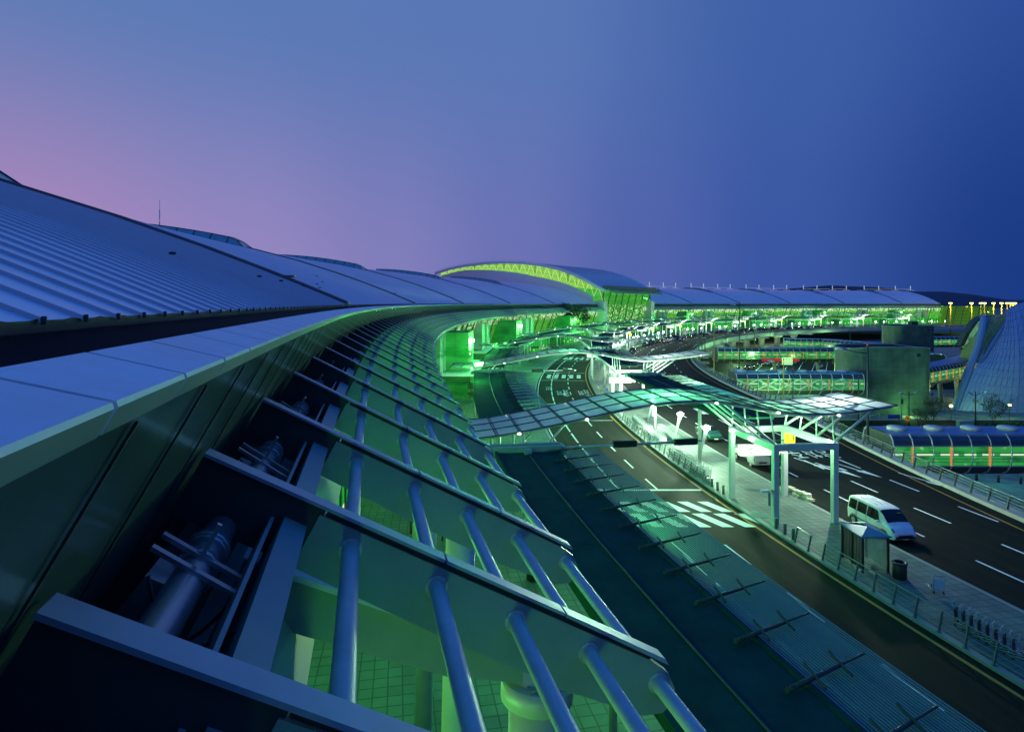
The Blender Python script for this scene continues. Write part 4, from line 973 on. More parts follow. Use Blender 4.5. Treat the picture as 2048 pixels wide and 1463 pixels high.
x, y, _ = G(1870, 1180, .145); trolley((x, y, .145), radians(78), 'lone luggage trolley with pale sign panel on the dark island pavement', mat('pale blue trolley sign', (.35, .5, .7), .4), 'lone trolleys')
tdark = None
for k in range(8):
    t = polar((22.3, 29.9 - .42 * k))[1]; 
    lab = 'wire basket trolley, %s in the row at the lower right picture edge' % ORD[k]
    if tdark is None: tdark = trolley(P(352.6, t, .145), -t - pi / 2 + .5, lab, mat('dark trolley body', (.012, .014, .016), .5), 'trolleys at the lower right')
    else: place(tdark, P(352.6, t, .145), -t - pi / 2 + .5, lab, 'trolleys at the lower right')
for k in range(9):
    t = -.222 - .0022 * k; place(tproto, P(374.2 + .25 * k, t, .16), 1.2, 'luggage trolley on the terminal pavement under the eave, %s from the road' % ORD[k], 'trolleys under the eave')
# ------------------------------------------------------------------ island furniture
SH = empty('smoking_shelter', (21.35, 37.1, .145), 0, 'dark slatted smoking shelter with blue hipped roof and glass end on the island', 'shelter')
m = MB(); m.v = []; b_ = [(-.85, -1.25, 2.15), (.95, -1.25, 2.15), (.95, 1.25, 2.15), (-.85, 1.25, 2.15)]
for i in range(4): m.face([b_[i], b_[(i + 1) % 4], (.05, .3, 2.42) if i in (1, 2) else (.05, -.3, 2.42), (.05, -.3, 2.42) if i in (0, 3) or i == 1 else (.05, .3, 2.42)] if i % 2 else [b_[i], b_[(i + 1) % 4], (.05, -.3 if i == 0 else .3, 2.42)])
m.box((.05, 0, 2.11), (1.8, 2.5, .07)); m.build('roof', mat('blue metal shelter roof', (.05, .20, .28), .35, .1), SH)
for x in (-.7, .8):
    for y in (-1.1, 0, 1.1):
        if x > 0 and y == 0: continue
        m = MB(); m.box((x, y, 1.05), (.12, .12, 2.1)); m.build('post', BLACK, SH)
for x, y0, y1 in ((-.7, -1.04, -.06), (-.7, .06, 1.04)):
    m = MB(); 
    for k in range(6): m.box((x, y0 + .09 + k * .16, 1.1), (.04, .07, 1.9))
    m.build('slat_screen', BLACK, SH)
m = MB(); m.box((.05, -1.12, 1.1), (1.35, .02, 1.9)); m.build('glass_panel', CLEAR, SH); m = MB(); m.box((.8, 0, 1.1), (.02, 2.0, 1.9)); m.build('glass_panel', CLEAR, SH)
m = MB(); m.box((-.1, 0, .42), (.35, 1.9, .06)); m.build('bench', WEB, SH)
def bin_(loc, label):
    o = empty('litter_bin', loc, 0, label, 'litter bin'); m = MB(); m.lathe((0, 0, 0), [(.34, 0), (.37, .05), (.37, .84), (.34, .86)], 22); m.build('body', mat('dark brown metal bin', (.02, .018, .016), .5), o)
    m = MB(); m.lathe((0, 0, .86), [(.42, 0), (.43, .03), (.42, .07), (.28, .08), (.26, .0)], 22); m.build('rim', BLACK, o); return o
x, y, _ = G(1799, 1155, .145); bin_((x, y, .145), 'round dark litter bin on the island beside the smoking shelter')
x, y, _ = G(1066, 1158, .145); bin_((x, y, .145), 'round dark litter bin on the terminal pavement under the eave')
x, y, _ = G(1518, 1030, .145); m = MB(); m.lathe((x, y, .147), [(.62, 0), (.62, .006), (.56, .008), (.54, .004)], 28); o = m.build('manhole_cover', mat('green manhole cover', (.05, .16, .12), .5, .2)); tag(o, 'round green manhole cover in the island paving by the portal post', 'manhole cover')
# heap of wrapped paper bundles
for k in range(15):
    u = k % 8; m = MB(); a = random.uniform(-.5, .5); px, py = G(1580 + u * 6.2, 985 + u * 2.6, .145)[:2]; lift = .26 * (k // 8)
    d = (random.uniform(.42, .6), random.uniform(.3, .42), random.uniform(.2, .28))
    for q in range(4): m.box((px + random.uniform(-.05, .05), py + .2 * (k // 8), .145 + lift + d[2] * (q + .5) / 4), (d[0] * random.uniform(.85, 1.05), d[1] * random.uniform(.85, 1.05), d[2] / 4 - .004), a + random.uniform(-.12, .12))
    o = m.build('paper_bundle', mat('crumpled paper bundle %d' % (k % 3), ((.5, .47, .36), (.42, .36, .26), (.55, .55, .5))[k % 3], .8, 0, .4, 6), None, bevel=.02)
    tag(o, 'crumpled bundle of old paper, %s in the %s layer of the heap at the kerb' % (ORD[u], 'lower' if k < 8 else 'upper'), 'paper bundle', 'paper bundles heaped at the kerb')
# camera on the portal post
o = empty('security_camera', P(351.5 + 2.3, GATES[0] - 3.15 / 351.5, 2.2), -GATES[0], 'grey security camera on a bracket on the nearest portal post', 'camera')
m = MB(); m.bar((.2, 0, .3), (-.55, 0, .3), .06); m.bar((-.5, 0, .3), (-.5, 0, -.6), .14); m.build('bracket', GALV, o); m = MB(); m.box((-.75, .1, .42), (.6, .24, .16)); m.build('housing', COPE, o, bevel=.03); m = MB(); m.box((-.15, 0, .38), (.2, .2, .26)); m.build('junction_box', WEB, o)
def signal(g, label, group='traffic signals on mast arms'):
    o = empty('traffic_signal', P(369.6, g, 6.75), -g, label, 'traffic signal', group)
    m = MB(); m.tube([(-.3, 0, 0), (9.2, .15, .12)], .085, 10); m.build('mast_arm', GALV, o)
    for x in (3.2, 7.4):
        m = MB(); m.box((x + .7, .1, .1), (1.6, .3, .42)); h = m.build('signal_head', BLACK, o, bevel=.04)
        for k in range(3): m = MB(); m.tube([(x + .2 + .5 * k, .25, .1), (x + .2 + .5 * k, .42, .1)], .15, 12); m.build('lens_hood', BLACK, h)
    return o
s1 = signal(-.149, 'traffic signal arm with two dark heads, nearest, over the terminal road')
for k, g in enumerate((-.03, .09, .21)): place(s1, P(369.6, g, 6.75), -g, 'traffic signal arm over the terminal road, %s from the camera' % ORD[k + 1])

# ------------------------------------------------------------------ trees
LEAF = [mat('dark green foliage', (.035, .075, .03), .7, 0, .5, 8), mat('mid green foliage', (.06, .11, .04), .7, 0, .5, 8)]
BARK = mat('brown bark', (.10, .075, .05), .9, 0, .3, 6)
def tree(loc, h, label, leaves=900, spread=.35, bare=False, crown0=.35, name='broadleaf_tree', leafs=.16, stems=1, cat='tree', group=None, limbs=9):
    o = empty(name, loc, random.uniform(0, 6), label, cat, group); b = MB(); tips = []
    for s in range(stems):
        ax = random.uniform(-.12, .12) if stems == 1 else random.uniform(-.5, .5); ay = random.uniform(-.12, .12) if stems == 1 else random.uniform(-.5, .5)
        P0 = [Vector((ax * h * q * q * .6 + (.1 * sin(s * 2.4) if stems > 1 else 0), ay * h * q * q * .6 + (.1 * cos(s * 2.4) if stems > 1 else 0), h * q * (.92 if stems == 1 else random.uniform(.8, .95)))) for q in (0, .2, .4, .6, .8, 1)]
        b.tube(P0, h * .022 / (1 if stems == 1 else 2.2), 7, r2=.012)
        for k in range(limbs):
            q = crown0 + (.95 - crown0) * k / limbs; i = min(4, int(q * 5)); f = q * 5 - i; p = P0[i].lerp(P0[i + 1], f); a = k * 2.4 + random.random() + s
            L = h * spread * (1.1 - .75 * abs(q - crown0 - .25)) * random.uniform(.7, 1.1); d = Vector((cos(a), sin(a), random.uniform(.35, .8))).normalized()
            mid = p + d * L * .55; e = p + d * L + Vector((0, 0, L * .12)); b.tube([p, mid, e], h * .008, 5, r2=.008); tips += [mid, e]
            for w in range(3):
                dd = (d + Vector((random.uniform(-.7, .7), random.uniform(-.7, .7), random.uniform(-.2, .6)))).normalized(); e2 = mid + dd * L * .5; b.tube([mid, e2], h * .004, 4, r2=.005); tips.append(e2)
        tips.append(P0[-1])
    b.build('trunk', BARK, o); m = MB()
    for k in range(leaves):
        t = random.choice(tips); s = h * .075 if not bare else h * .05
        c = t + Vector((random.gauss(0, s), random.gauss(0, s), random.gauss(0, s * .75))); n = Vector((random.gauss(0, 1), random.gauss(0, 1), random.gauss(.6, 1))).normalized(); u = n.orthogonal().normalized(); v = n.cross(u); l = leafs * random.uniform(.6, 1.3)
        m.use(0 if random.random() < .6 else 1); m.face([c - u * l, c + v * l * .55, c + u * l, c - v * l * .55])
    m.use(0); m.build('crown', LEAF, o, recalc=False); return o
x, y, _ = G(822, 1066, .145); tree((x, y, .145), 4.3, 'dark small tree on the pavement seen through the louvered eave', 1500, .32, crown0=.25, leafs=.1)
x, y, _ = G(885, 1080, .145); tree((x, y, .145), 3.4, 'low dark tree beside the eave column, right of the other one', 1100, .32, crown0=.25, leafs=.1)
tree(P(374.6, .012, .16), 3.2, 'dark bushy tree at the foot of the green lit front, beside the kerbside canopy', 1500, .42, crown0=.15, leafs=.13)
tree(P(377.5, .425, .16), 14, 'broad dark pine in front of the great hall, above the distant wavy canopies', 1600, .36, crown0=.45, name='pine_tree', leafs=.5)
for px, h, lb, kw in ((1868, 5.4, 'slim leafy tree on the plaza left of the bare lamp post', dict(leaves=700, spread=.3)), (1988, 5.4, 'wide flat crowned tree in front of the blue shell building', dict(leaves=800, spread=.5, stems=3, limbs=5)), (1838, 3.6, 'nearly bare fan shaped shrub behind the orange B sign', dict(leaves=160, spread=.5, stems=6, bare=True, limbs=4)), (1850, 3.2, 'nearly bare shrub leaning right beside the slim leafy tree', dict(leaves=140, spread=.5, stems=6, bare=True, limbs=4))):
    x, y, _ = G(px, 852, -8); tree((x, y, -8), h, lb, **kw)
def hedge(loc, L, D, h, label):
    m = MB()
    for k in range(1600):
        c = Vector((random.uniform(-L, L), random.uniform(-D, D), random.uniform(0, h))); n = Vector((random.gauss(0, 1), random.gauss(0, 1), random.gauss(0, 1))).normalized(); u = n.orthogonal().normalized(); v = n.cross(u); l = .16; m.face([c - u * l, c + v * l, c + u * l, c - v * l])
    o = m.build('hedge', LEAF[0], None, loc=loc, recalc=False); tag(o, label, 'hedge')
x, y, _ = G(2020, 858, -8); hedge((x, y, -8), 4.5, 1, 1.1, 'low dark hedge below the blue shell building')
# ------------------------------------------------------------------ lower level: plaza, roads, walkways, towers
m = MB(); m.face([(60, 126, -7.99), (240, 126, -7.99), (240, 165, -7.99), (60, 165, -7.99)], uv=[(60, 126), (240, 126), (240, 165), (60, 165)]); struct(m.build('plaza', PAVE2))
m = MB()
m.face([(45, 98, -7.992), (240, 98, -7.992), (240, 125, -7.992), (45, 125, -7.992)]); m.face([(60, 170, -7.992), (190, 170, -7.992), (190, 300, -7.992), (60, 300, -7.992)]); struct(m.build('lower_road', ASPH))
m = MB()
for x in range(50, 220, 9): m.face([(x, 112, -7.98), (x + 4, 112, -7.98), (x + 4, 112.2, -7.98), (x, 112.2, -7.98)]); m.face([(x, 118, -7.98), (x + 4, 118, -7.98), (x + 4, 118.2, -7.98), (x, 118.2, -7.98)])
for k in range(8): m.face([(80 + k * 5, 205, -7.98), (80.25 + k * 5, 205, -7.98), (104.25 + k * 5, 250, -7.98), (104 + k * 5, 250, -7.98)])
arrow(m, (57, 116), pi, 5, -7.98); arrow(m, (66, 121.5), pi, 5, -7.98); struct(m.build('lower_road_markings', WHITE))
m = MB(); m.box((150, 125.6, -7.92), (190, .4, .16)); struct(m.build('plaza_kerb', KERB))
SEC = [(-2.3, 1.6), (2.3, 1.6), (2.75, .45), (2.75, -1.75), (2.5, -2.05), (1.3, -2.95), (-1.3, -2.95), (-2.5, -2.05), (-2.75, -1.75), (-2.75, .45)]
def walkway(path, label, nrib=None, dz=0.0, domes=True, red=None, xbr=False, legs=True):
    path = [Vector(p) for p in path]; L = [0]
    for a, b in zip(path, path[1:]): L.append(L[-1] + (b - a).length)
    def at(s):
        for k in range(len(path) - 1):
            if s <= L[k + 1] or k == len(path) - 2:
                d = (path[k + 1] - path[k]).normalized(); return path[k] + d * (s - L[k]), d
    def q(s, u, z): p, d = at(s); return (p.x + d.y * u, p.y - d.x * u, z + dz)
    N_ = max(2, int(L[-1] / 3)); ss = [L[-1] * i / N_ for i in range(N_ + 1)]
    root = empty('covered_walkway', (0, 0, 0), 0, label, 'walkway', None)
    def sweep(pts): b = MB(); b.grid([[q(s, u, z) for s in ss] for u, z in pts], lambda i, j: (ss[j], pts[i][1] + 1.75), sm=False); return b
    sweep([(2.3, 1.42), (2.3, 1.6), (1.0, 1.68), (-1.0, 1.68), (-2.3, 1.6), (-2.3, 1.42)]).build('roof', BLUER, root)
    for s in (1, -1):
        sweep([(s * 2.3, 1.42), (s * 2.6, 1.0), (s * 2.75, .45)]).build('upper_louver', mat('blue reflecting upper glazing', (.05, .08, .11), .12, .5, .1, 1), root)
        sweep([(s * 2.72, .45), (s * 2.72, -1.75)]).build('lit_glazing', TUBEG, root)
        b = MB()
        for z in (.45, -.3, -.62, -.95, -1.25, -1.75):
            for a, c in zip(ss, ss[1:]): b.bar(q(a, s * 2.76, z), q(c, s * 2.76, z), .06 if z not in (.45, -1.75) else .14)
        b.build('rail_band', GALV, root)
    sweep([(2.75, -1.75), (2.5, -2.05), (1.3, -2.95), (-1.3, -2.95), (-2.5, -2.05), (-2.75, -1.75)]).build('belly', mat('dark walkway belly', (.08, .09, .085), .6, .1), root)
    for ss_ in (ss[0], ss[-1]): b = MB(); b.face([q(ss_, u, z) for u, z in SEC]); b.build('end_wall', WEB, root)
    n = nrib or int(L[-1] / 2.1); ribs = []
    for i in range(min(n, 98) + 1):
        s = L[-1] * i / n; b = MB()
        for sg in (1, -1) if i <= 48 else (1,): b = MB(); b.tube([q(s, sg * u, z) for u, z in ((2.25, 1.62), (2.7, 1.1), (3.0, .2), (3.05, -.7), (2.9, -1.6), (2.4, -2.4), (1.4, -3.0))], .07, 6); b.build('rib', STEEL, root)
    if domes:
        k = 4.2 / 2
        while k < L[-1]: b = MB(); b.lathe(q(k, 0, 1.66), [(.95, 0), (.98, .3), (.8, .42), (.3, .46)], 20); b.build('skylight_dome', mat('pale skylight drum', (.45, .5, .5), .4), root); k += 4.2
    k = 2.1
    while k < L[-1]:
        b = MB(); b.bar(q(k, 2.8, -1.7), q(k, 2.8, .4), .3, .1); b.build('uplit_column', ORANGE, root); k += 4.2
    if xbr:
        k = 0; b = MB()
        while k < L[-1] - 4: b.bar(q(k, 2.85, -1.7), q(k + 4.2, 2.85, .4), .22); b.bar(q(k, 2.85, .4), q(k + 4.2, 2.85, -1.7), .22); k += 4.2
        stuff(b.build('cross_bracing', STEEL, root))
    if red: b = MB(); s0, s1 = red; b.grid([[q(s, 2.82, z) for s in (s0, s1)] for z in (-2.6, -1.75)], sm=False); b.build('red_panel', mat('red panel', (.5, .02, .03), .4, emit=(.6, .02, .03), es=.5), root); b = MB(); b.grid([[q(s, 2.3, z) for s in (s0 - 8, s0)] for z in (1.4, 1.75)], sm=False); b.grid([[q(s, u, 1.72) for s in (s0 - 8, s0)] for u in (-2, 2.3)], sm=False); b.build('yellow_roof_panel', YELL, root)
    if legs:
        k = 5
        while k < L[-1]: b = MB(); b.tube([q(k, 0, -2.9), q(k + .8, 0, -8 - dz)], .55, 14, r2=.45); b.build('leg', CONC, root); k += 14
    return root
walkway([(41.5, 69.3, 0), (120, 69.3, 0)], 'near covered walkway with blue roof, round skylights and orange lit columns')
walkway([(46, 127.8, 0), (72, 127.8, 0)], 'covered walkway left of the panelled tower, with crossed braces and blue roof', xbr=True)
walkway([(88, 136, 0), (96, 142, 0), (108, 151, 0), (126, 168, 0), (150, 182, 0)], 'curved covered walkway running from the panelled tower to the blue shell building', domes=False)
walkway([(66, 198.5, 0), (112, 198.5, 0)], 'covered walkway further back with a red panel and yellow roof end', red=(14, 26), domes=False)
walkway([(112, 252, 0), (126, 246, 0), (132, 226, 0), (129, 205, 0), (119, 172, 0)], 'far covered walkway curving towards the shell building behind the panelled tower', domes=False)
walkway([(172, 262, 0), (230, 270, 0)], 'short covered walkway behind the small tower beside the viaduct', domes=False, legs=False)
def tower(c, hx, hy, r, z0, z1, label, name='ventilation_tower', ps=1.15):
    o = empty(name, (c[0], c[1], z0), 0, label, 'tower'); pts = []
    for sx, sy, a0 in ((1, 1, 0), (-1, 1, pi / 2), (-1, -1, pi), (1, -1, 3 * pi / 2)):
        for k in range(9): a = a0 + pi / 2 * k / 8; pts.append((sx * (hx - r) + r * cos(a), sy * (hy - r) + r * sin(a)))
    pts.append(pts[0]); acc = [0]
    for a, b in zip(pts, pts[1:]): acc.append(acc[-1] + sqrt((a[0] - b[0]) ** 2 + (a[1] - b[1]) ** 2))
    h = z1 - z0; top = lambda p: h + .7 * (1 - (p[0] / hx) ** 2) - .5
    m = MB(); m.grid([[(p[0], p[1], 0 if i == 0 else top(p)) for p in pts] for i in (0, 1)], lambda i, j: (acc[j], i * h)); m.build('panel_wall', paving('tower cladding %s' % name, (.085, .165, .135), (.092, .175, .145), ps, .38, .022), o)
    m = MB(); m.face([(p[0] * .99, p[1] * .99, h - 2.2) for p in pts[:-1]]); m.build('roof', BLUER, o)
    m = MB(); m.box((hx * .55, -hy - .02, h - 1.8), (.7, .1, .7)); m.build('hatch', BLACK, o)
    m = MB(); m.tube([(p[0] * 1.002, p[1] * 1.002, top(p)) for p in pts], .09, 6); m.build('coping_trim', GALV, o); return o
tower((82.7, 137), 8.8, 5.5, 3.2, -8, 6.6, 'grey green panelled tower with rounded corners standing on the plaza')
t2 = tower((154, 238), 7.4, 6, 2.5, -8, 7.6, 'smaller grey panelled tower further back beside the viaduct', 'stair_tower'); m = MB(); m.box((2.2, 0, 16.2), (2.4, 2.4, 1.6)); m.build('plant_box', WEB, t2)
# blue shell building
DM = empty('shell_building', (99, 137, -8), 0, 'dark blue curved metal shell building with slatted glass band at the right edge', 'building')
base = [(99.6, 137, -8), (104, 135.2, -8), (110, 134, -8), (120, 133, -8), (135, 133, -8), (155, 134, -8), (180, 137, -8), (205, 142, -8)]
top_ = [(110.0, 143, 12.6), (113, 143.5, 14.0), (118, 144.5, 15.2), (126, 146, 17.5), (139, 149, 20), (158, 153, 22.5), (182, 158, 23.5), (206, 163, 23.5)]
def shell(u, v):
    i = min(int(u), 6); f = u - i; A = Vector(base[i]).lerp(Vector(base[i + 1]), f); B = Vector(top_[i]).lerp(Vector(top_[i + 1]), f)
    p = A.lerp(B, v); p += Vector((-.35, -1, .25)) * (4 * v * (1 - v)) * (.3 + min(u, 2) * 1.0)
    w = max(0, 1 - u / 2.2)
    if w > 0:
        A0 = Vector(base[0]).lerp(Vector(top_[0]), v) + Vector((-.35, -1, .25)) * (4 * v * (1 - v)) * .3; t = v * (len(EDGE) - 1); k = min(int(t), len(EDGE) - 2); p += (EDGE[k].lerp(EDGE[k + 1], t - k) - A0) * w ** 1.3
    return p
PR = lambda px, py, Y: Vector(((px - 1024) / 1222 * Y, Y, 16 - (py - 606) * Y / 1222))
EDGE = [PR(1911, 820, 137), PR(1926, 785, 137.4), PR(1941, 752, 138.4), PR(1954, 728, 139.3), PR(1968, 716, 140), PR(1984, 690, 141), PR(2000, 665, 142.5), PR(2014, 645, 144), PR(2022, 627, 146)]
NU, NV = 56, 24
m = MB(); m.grid([[shell(7 * i / NU, j / NV) - Vector((0, 0, 0)) for i in range(NU + 1)] for j in range(NV + 1)])
back = [(p[0] + 8, 200, -8) for p in base]
m.grid([[shell(7 * i / NU, 1) for i in range(NU + 1)], [(shell(7 * i / NU, 1) + Vector((30, 30, -3))) for i in range(NU + 1)], [(shell(7 * i / NU, 1) + Vector((58, 58, -34))) for i in range(NU + 1)]])
def rel(o, e): o.location = (-e.location[0], -e.location[1], -e.location[2]); return o
rel(m.build('metal_shell', mat('blue grey shell metal', (.26, .36, .56), .42, .2, .1, .3), DM), DM)
m = MB()
for i in range(1, 34): m.tube([shell(7 * i / 34, j / 16) + Vector((-.02, -.03, .02)) for j in range(17)], .018, 4)
for j in range(1, 14): m.tube([shell(7 * i / 40, j / 14) + Vector((-.02, -.03, .02)) for i in range(41)], .018, 4)
for i in range(0, 33): m.tube([shell(min(7, 7 * (i + k) / 34), min(1, k / 8)) + Vector((-.02, -.03, .02)) for k in range(9)], .014, 4)
rel(m.build('seam_grid', mat('dark shell joint', (.02, .03, .05), .5), DM), DM)
PR = lambda px, py, Y: Vector(((px - 1024) / 1222 * Y, Y, 16 - (py - 606) * Y / 1222))
ribA = [PR(1911, 819, 137), PR(1925, 780, 137.6), PR(1941, 738, 139), PR(1957, 694, 141), PR(1966, 660, 143), PR(1971, 636, 146), PR(1968, 630, 149)]
ribB = [PR(1952, 726, 139.5), PR(1966, 716, 140), PR(1982, 690, 141), PR(1998, 665, 142.5), PR(2012, 645, 144), PR(2020, 628, 146), PR(2018, 620, 150)]
for rb, w in ((ribA, .5), (ribB, .35)): m = MB(); m.grid([[p + Vector((-w, 0, 0)) for p in rb], [p + Vector((-w * .8, -.5, .1)) for p in rb], [p + Vector((w * .8, -.5, .1)) for p in rb], [p + Vector((w, 0, 0)) for p in rb], [p + Vector((w, 1.0, 0)) for p in rb], [p + Vector((-w, 1.0, 0)) for p in rb], [p + Vector((-w, 0, 0)) for p in rb]]); rel(m.build('shell_rib', mat('blue painted rib', (.14, .24, .42), .4, .2), DM), DM)
sA = ribA[2:]; sB = [ribB[0], ribB[2], ribB[3], ribB[4], ribB[5]]
m = MB(); m.grid([[a + (b - a) * q + Vector((0, .5, 0)) for q in (0, .5, 1)] for a, b in zip(sA, sB)], lambda i, j: (j * 3, i * 3), sm=False); rel(m.build('slatted_glazing', lit_glazing('dim slatted glazing', (.7, .6), (.004, .02, .02), (.01, .05, .03), (.05, .2, .05), None, .8, 0, 11), DM), DM)
m = MB(); NS = 30
def along(L, t): i = min(int(t * (len(L) - 1)), len(L) - 2); f = t * (len(L) - 1) - i; return L[i].lerp(L[i + 1], f)
for k in range(NS): t = (k + .5) / NS; m.bar(along(sA, t) + Vector((0, .2, 0)), along(sB, t) + Vector((0, .2, 0)), .22, .1)
for q in (.25, .5, .75): 
    for k in range(12): m.bar(along(sA, k / 12).lerp(along(sB, k / 12), q) + Vector((0, .3, 0)), along(sA, (k + 1) / 12).lerp(along(sB, (k + 1) / 12), q) + Vector((0, .3, 0)), .1)
rel(stuff(m.build('louver_slat', mat('blue grey slat', (.2, .26, .32), .4, .3), DM)), DM)
arch = [PR(1920, 693, 158), PR(1932, 668, 158), PR(1948, 645, 158.5), PR(1963, 634, 159)]; arch2 = [PR(1932, 696, 158), PR(1946, 680, 158), PR(1956, 664, 158.5), PR(1966, 644, 159)]
m = MB(); m.grid([[p for p in arch], [p + Vector((.9, -.2, .2)) for p in arch], [p + Vector((.9, 3, .2)) for p in arch]], sm=False); m.grid([arch2, [p + Vector((.6, 2, 0)) for p in arch2]], sm=False); rel(m.build('rear_arch', WEB, DM), DM)
m = MB(); m.grid([[a + Vector((.5, .4, 0)), b + Vector((0, .4, 0))] for a, b in zip(arch, arch2)], lambda i, j: (j * 2, i * 2), sm=False); rel(m.build('rear_glazing', lit_glazing('bright slatted glazing', (.6, .5), (.01, .05, .03), (.1, .3, .15), (.7, .9, .6), None, .9, 0, 12), DM), DM)
m = MB(); m.face([PR(1918, 700, 160), PR(1958, 700, 160), PR(1964, 640, 160)]); m.face([PR(1915, 720, 160), PR(1955, 726, 150), PR(1962, 660, 150), PR(1925, 696, 160)]); rel(m.build('inner_wall', mat('olive inner wall', (.16, .2, .06), .7), DM), DM)
# viaduct columns and underside lamps
pr = None
for k in range(15):
    t = .10 + .058 * k; loc = P(333.5, t, -8); lab = 'round viaduct column under the elevated road, %s from the camera' % ORD[k]
    if pr is None:
        pr = empty('viaduct_column', loc, -t, lab, 'column', 'viaduct columns'); m = MB(); m.lathe((0, 0, 0), [(1.5, 0), (1.5, 4.2), (2.2, 5.6), (3.4, 6.65)], 22); m.build('shaft', CONC, pr); m = MB(); m.box((3.5, 0, 6.35), (15, 2.2, .6)); m.build('crossbeam', CONC, pr)
    else: place(pr, loc, -t, lab, 'viaduct columns')
    m = MB(); m.box((0, 0, 0), (5, 5, .12)); o = m.build('underside_lamp', emis('underside flood panel', (.85, 1, .75), 3.5), None, loc=P(338, t + .029, -1.5)); o.rotation_euler = (0, 0, -t); tag(o, 'white lamp panel under the elevated road deck, %s from the camera' % ORD[k], 'lamp', 'lamps under the viaduct')
    point_lamp('underside_glow', P(336, t + .029, -4.5), (.7, 1, .6), 900, .4)
# ------------------------------------------------------------------ street lamps, masts, signs
POLE = mat('dark green lamp pole', (.03, .05, .045), .5, .2)
def street_lamp(loc, rz, h, label, arm=2.6, double=False, group=None, lit=False, tip=True, col=POLE, cat='street lamp'):
    o = empty('street_lamp', loc, rz, label, cat, group); m = MB(); m.tube([(0, 0, 0), (0, 0, h)], .14, 10, r2=.09); m.build('pole', col, o)
    if tip: m = MB(); m.lathe((0, 0, h), [(.09, 0), (.09, .25), (.05, .5)], 8); m.build('finial', mat('red beacon cap', (.35, .02, .03), .4), o)
    for s in (1, -1) if double else (1,):
        m = MB(); m.tube([(0, 0, h - .8), (s * arm * .5, 0, h - .65), (s * arm, 0, h - .35)], .06, 6); m.build('arm', col, o)
        m = MB(); m.tube([(s * (arm - .1), 0, h - .33), (s * (arm + .5), 0, h - .22), (s * (arm + 1.0), 0, h - .25)], .2, 10, r2=.1); m.build('lamp_head', LAMPY if lit else mat('pale blue lamp housing', (.35, .45, .55), .35, .3), o)
    return o
street_lamp((39.6, 68, 0), pi, 11.2, 'tall dark street lamp rising behind the near road railing, arm to the left')
x, y, _ = G(1717, 852, -8); street_lamp((x, y, -8), pi, 9.4, 'slimmer lower street lamp with red cap in front of the panelled tower')
for k, (px, h, yel) in enumerate(((1398, 11, 0), (1404, 12, 0), (1410, 11, 0), (1428, 9, 1), (1452, 12, 0), (1479, 16, 0), (1509, 13, 0), (1540, 13, 0))):
    Yd = (170, 175, 182, 150, 215, 140, 240, 265)[k]; x = (px - 1024) / 1222 * Yd; z0 = 0 if k not in (3, 5) else -8
    street_lamp((x, Yd, z0), random.uniform(2.6, 3.6), h + (8 if z0 else 0), '%s thin mast at the road bend, %s from the left of the group' % ('yellow lit' if yel else 'dark', ORD[k]), 1.2, False, 'thin masts at the road bend', col=mat('yellow lit mast', (.5, .42, .05), .5) if yel else POLE)
for k, (px, Yd, h) in enumerate(((1567, 112, 13.5), (1586, 118, 11), (1635, 105, 7.5), (1640, 190, 11), (1700, 280, 12), (1765, 300, 12))):
    street_lamp(((px - 1024) / 1222 * Yd, Yd, -8), random.uniform(2.4, 3.8), h, 'lower road lamp post between the walkways, %s from the left' % ORD[k], 1.8, False, 'lamp posts between the walkways', col=mat('yellow lit mast', (.5, .42, .05), .5) if k == 0 else POLE)
for px, lb in ((1818, 'double armed plaza lamp beside the orange B sign'), (1951, 'double armed plaza lamp in front of the blue shell building')):
    x, y, _ = G(px, 853, -8); street_lamp((x, y, -8), .2, 6.9, lb, 1.3, True, tip=False)
street_lamp((122, 119, -8), pi, 10.8, 'street lamp arm reaching in from the right picture edge', 9)
for px, py, lb in ((1902, 842, 'small lit plaza lamp left of the shell building'), (2019, 840, 'small lit plaza lamp in front of the shell building near the right edge')):
    x, y, _ = G(px, py, -8); o = empty('plaza_lamp', (x, y, -8), 0, lb, 'street lamp'); m = MB(); m.tube([(0, 0, 0), (0, 0, 2.9)], .06, 8); m.build('pole', POLE, o); m = MB(); m.lathe((0, 0, 2.9), [(.1, 0), (.28, .12), (.3, .3), (.12, .45)], 12); m.build('lamp_globe', LAMPY, o); point_lamp('plaza_lamp_glow', (x, y, -4.2), (.6, 1, .2), 350, .3)
for k, (px, yy, lit) in enumerate(((1901, 430, 1), (1943, 440, 1), (1962, 430, 0), (1969, 430, 0), (1987, 430, 1), (2003, 430, 1), (2014, 440, 0), (2021, 430, 1), (2026, 450, 1), (2030, 440, 1))):
    o = empty('floodlight_mast', ((px - 1024) / 1222 * yy, yy, -8), 0, 'yellow apron floodlight mast beyond the terminal end, %s from the left' % ORD[k], 'floodlight mast', 'apron floodlight masts'); m = MB(); m.tube([(0, 0, 0), (0, 0, 24)], .4, 8, r2=.3); m.build('mast', mat('yellow lit mast', (.5, .42, .05), .5), o)
    m = MB(); m.box((0, 0, 24), (2.2, .5, .7)); m.build('lamp_head', emis('apron sodium light', (1, .85, .2), 6 if lit else 1.2), o)
    if lit: point_lamp('apron_glow', ((px - 1024) / 1222 * yy, yy - 3, 14), (1, .8, .15), 4000, .8)
BLUES = mat('blue road sign', (.02, .04, .30), .4)
def sign(loc, w, h, z, label, m_=BLUES, cat='sign', rz=0):
    o = empty('road_sign', loc, rz, label, cat); m = MB(); m.box((0, -.08, z), (w, .06, h)); m.build('sign_panel', m_, o, bevel=.02); m = MB(); m.tube([(w * .42, 0, 0), (w * .42, 0, z + h * .4)], .07, 8); m.build('post', POLE, o); return o
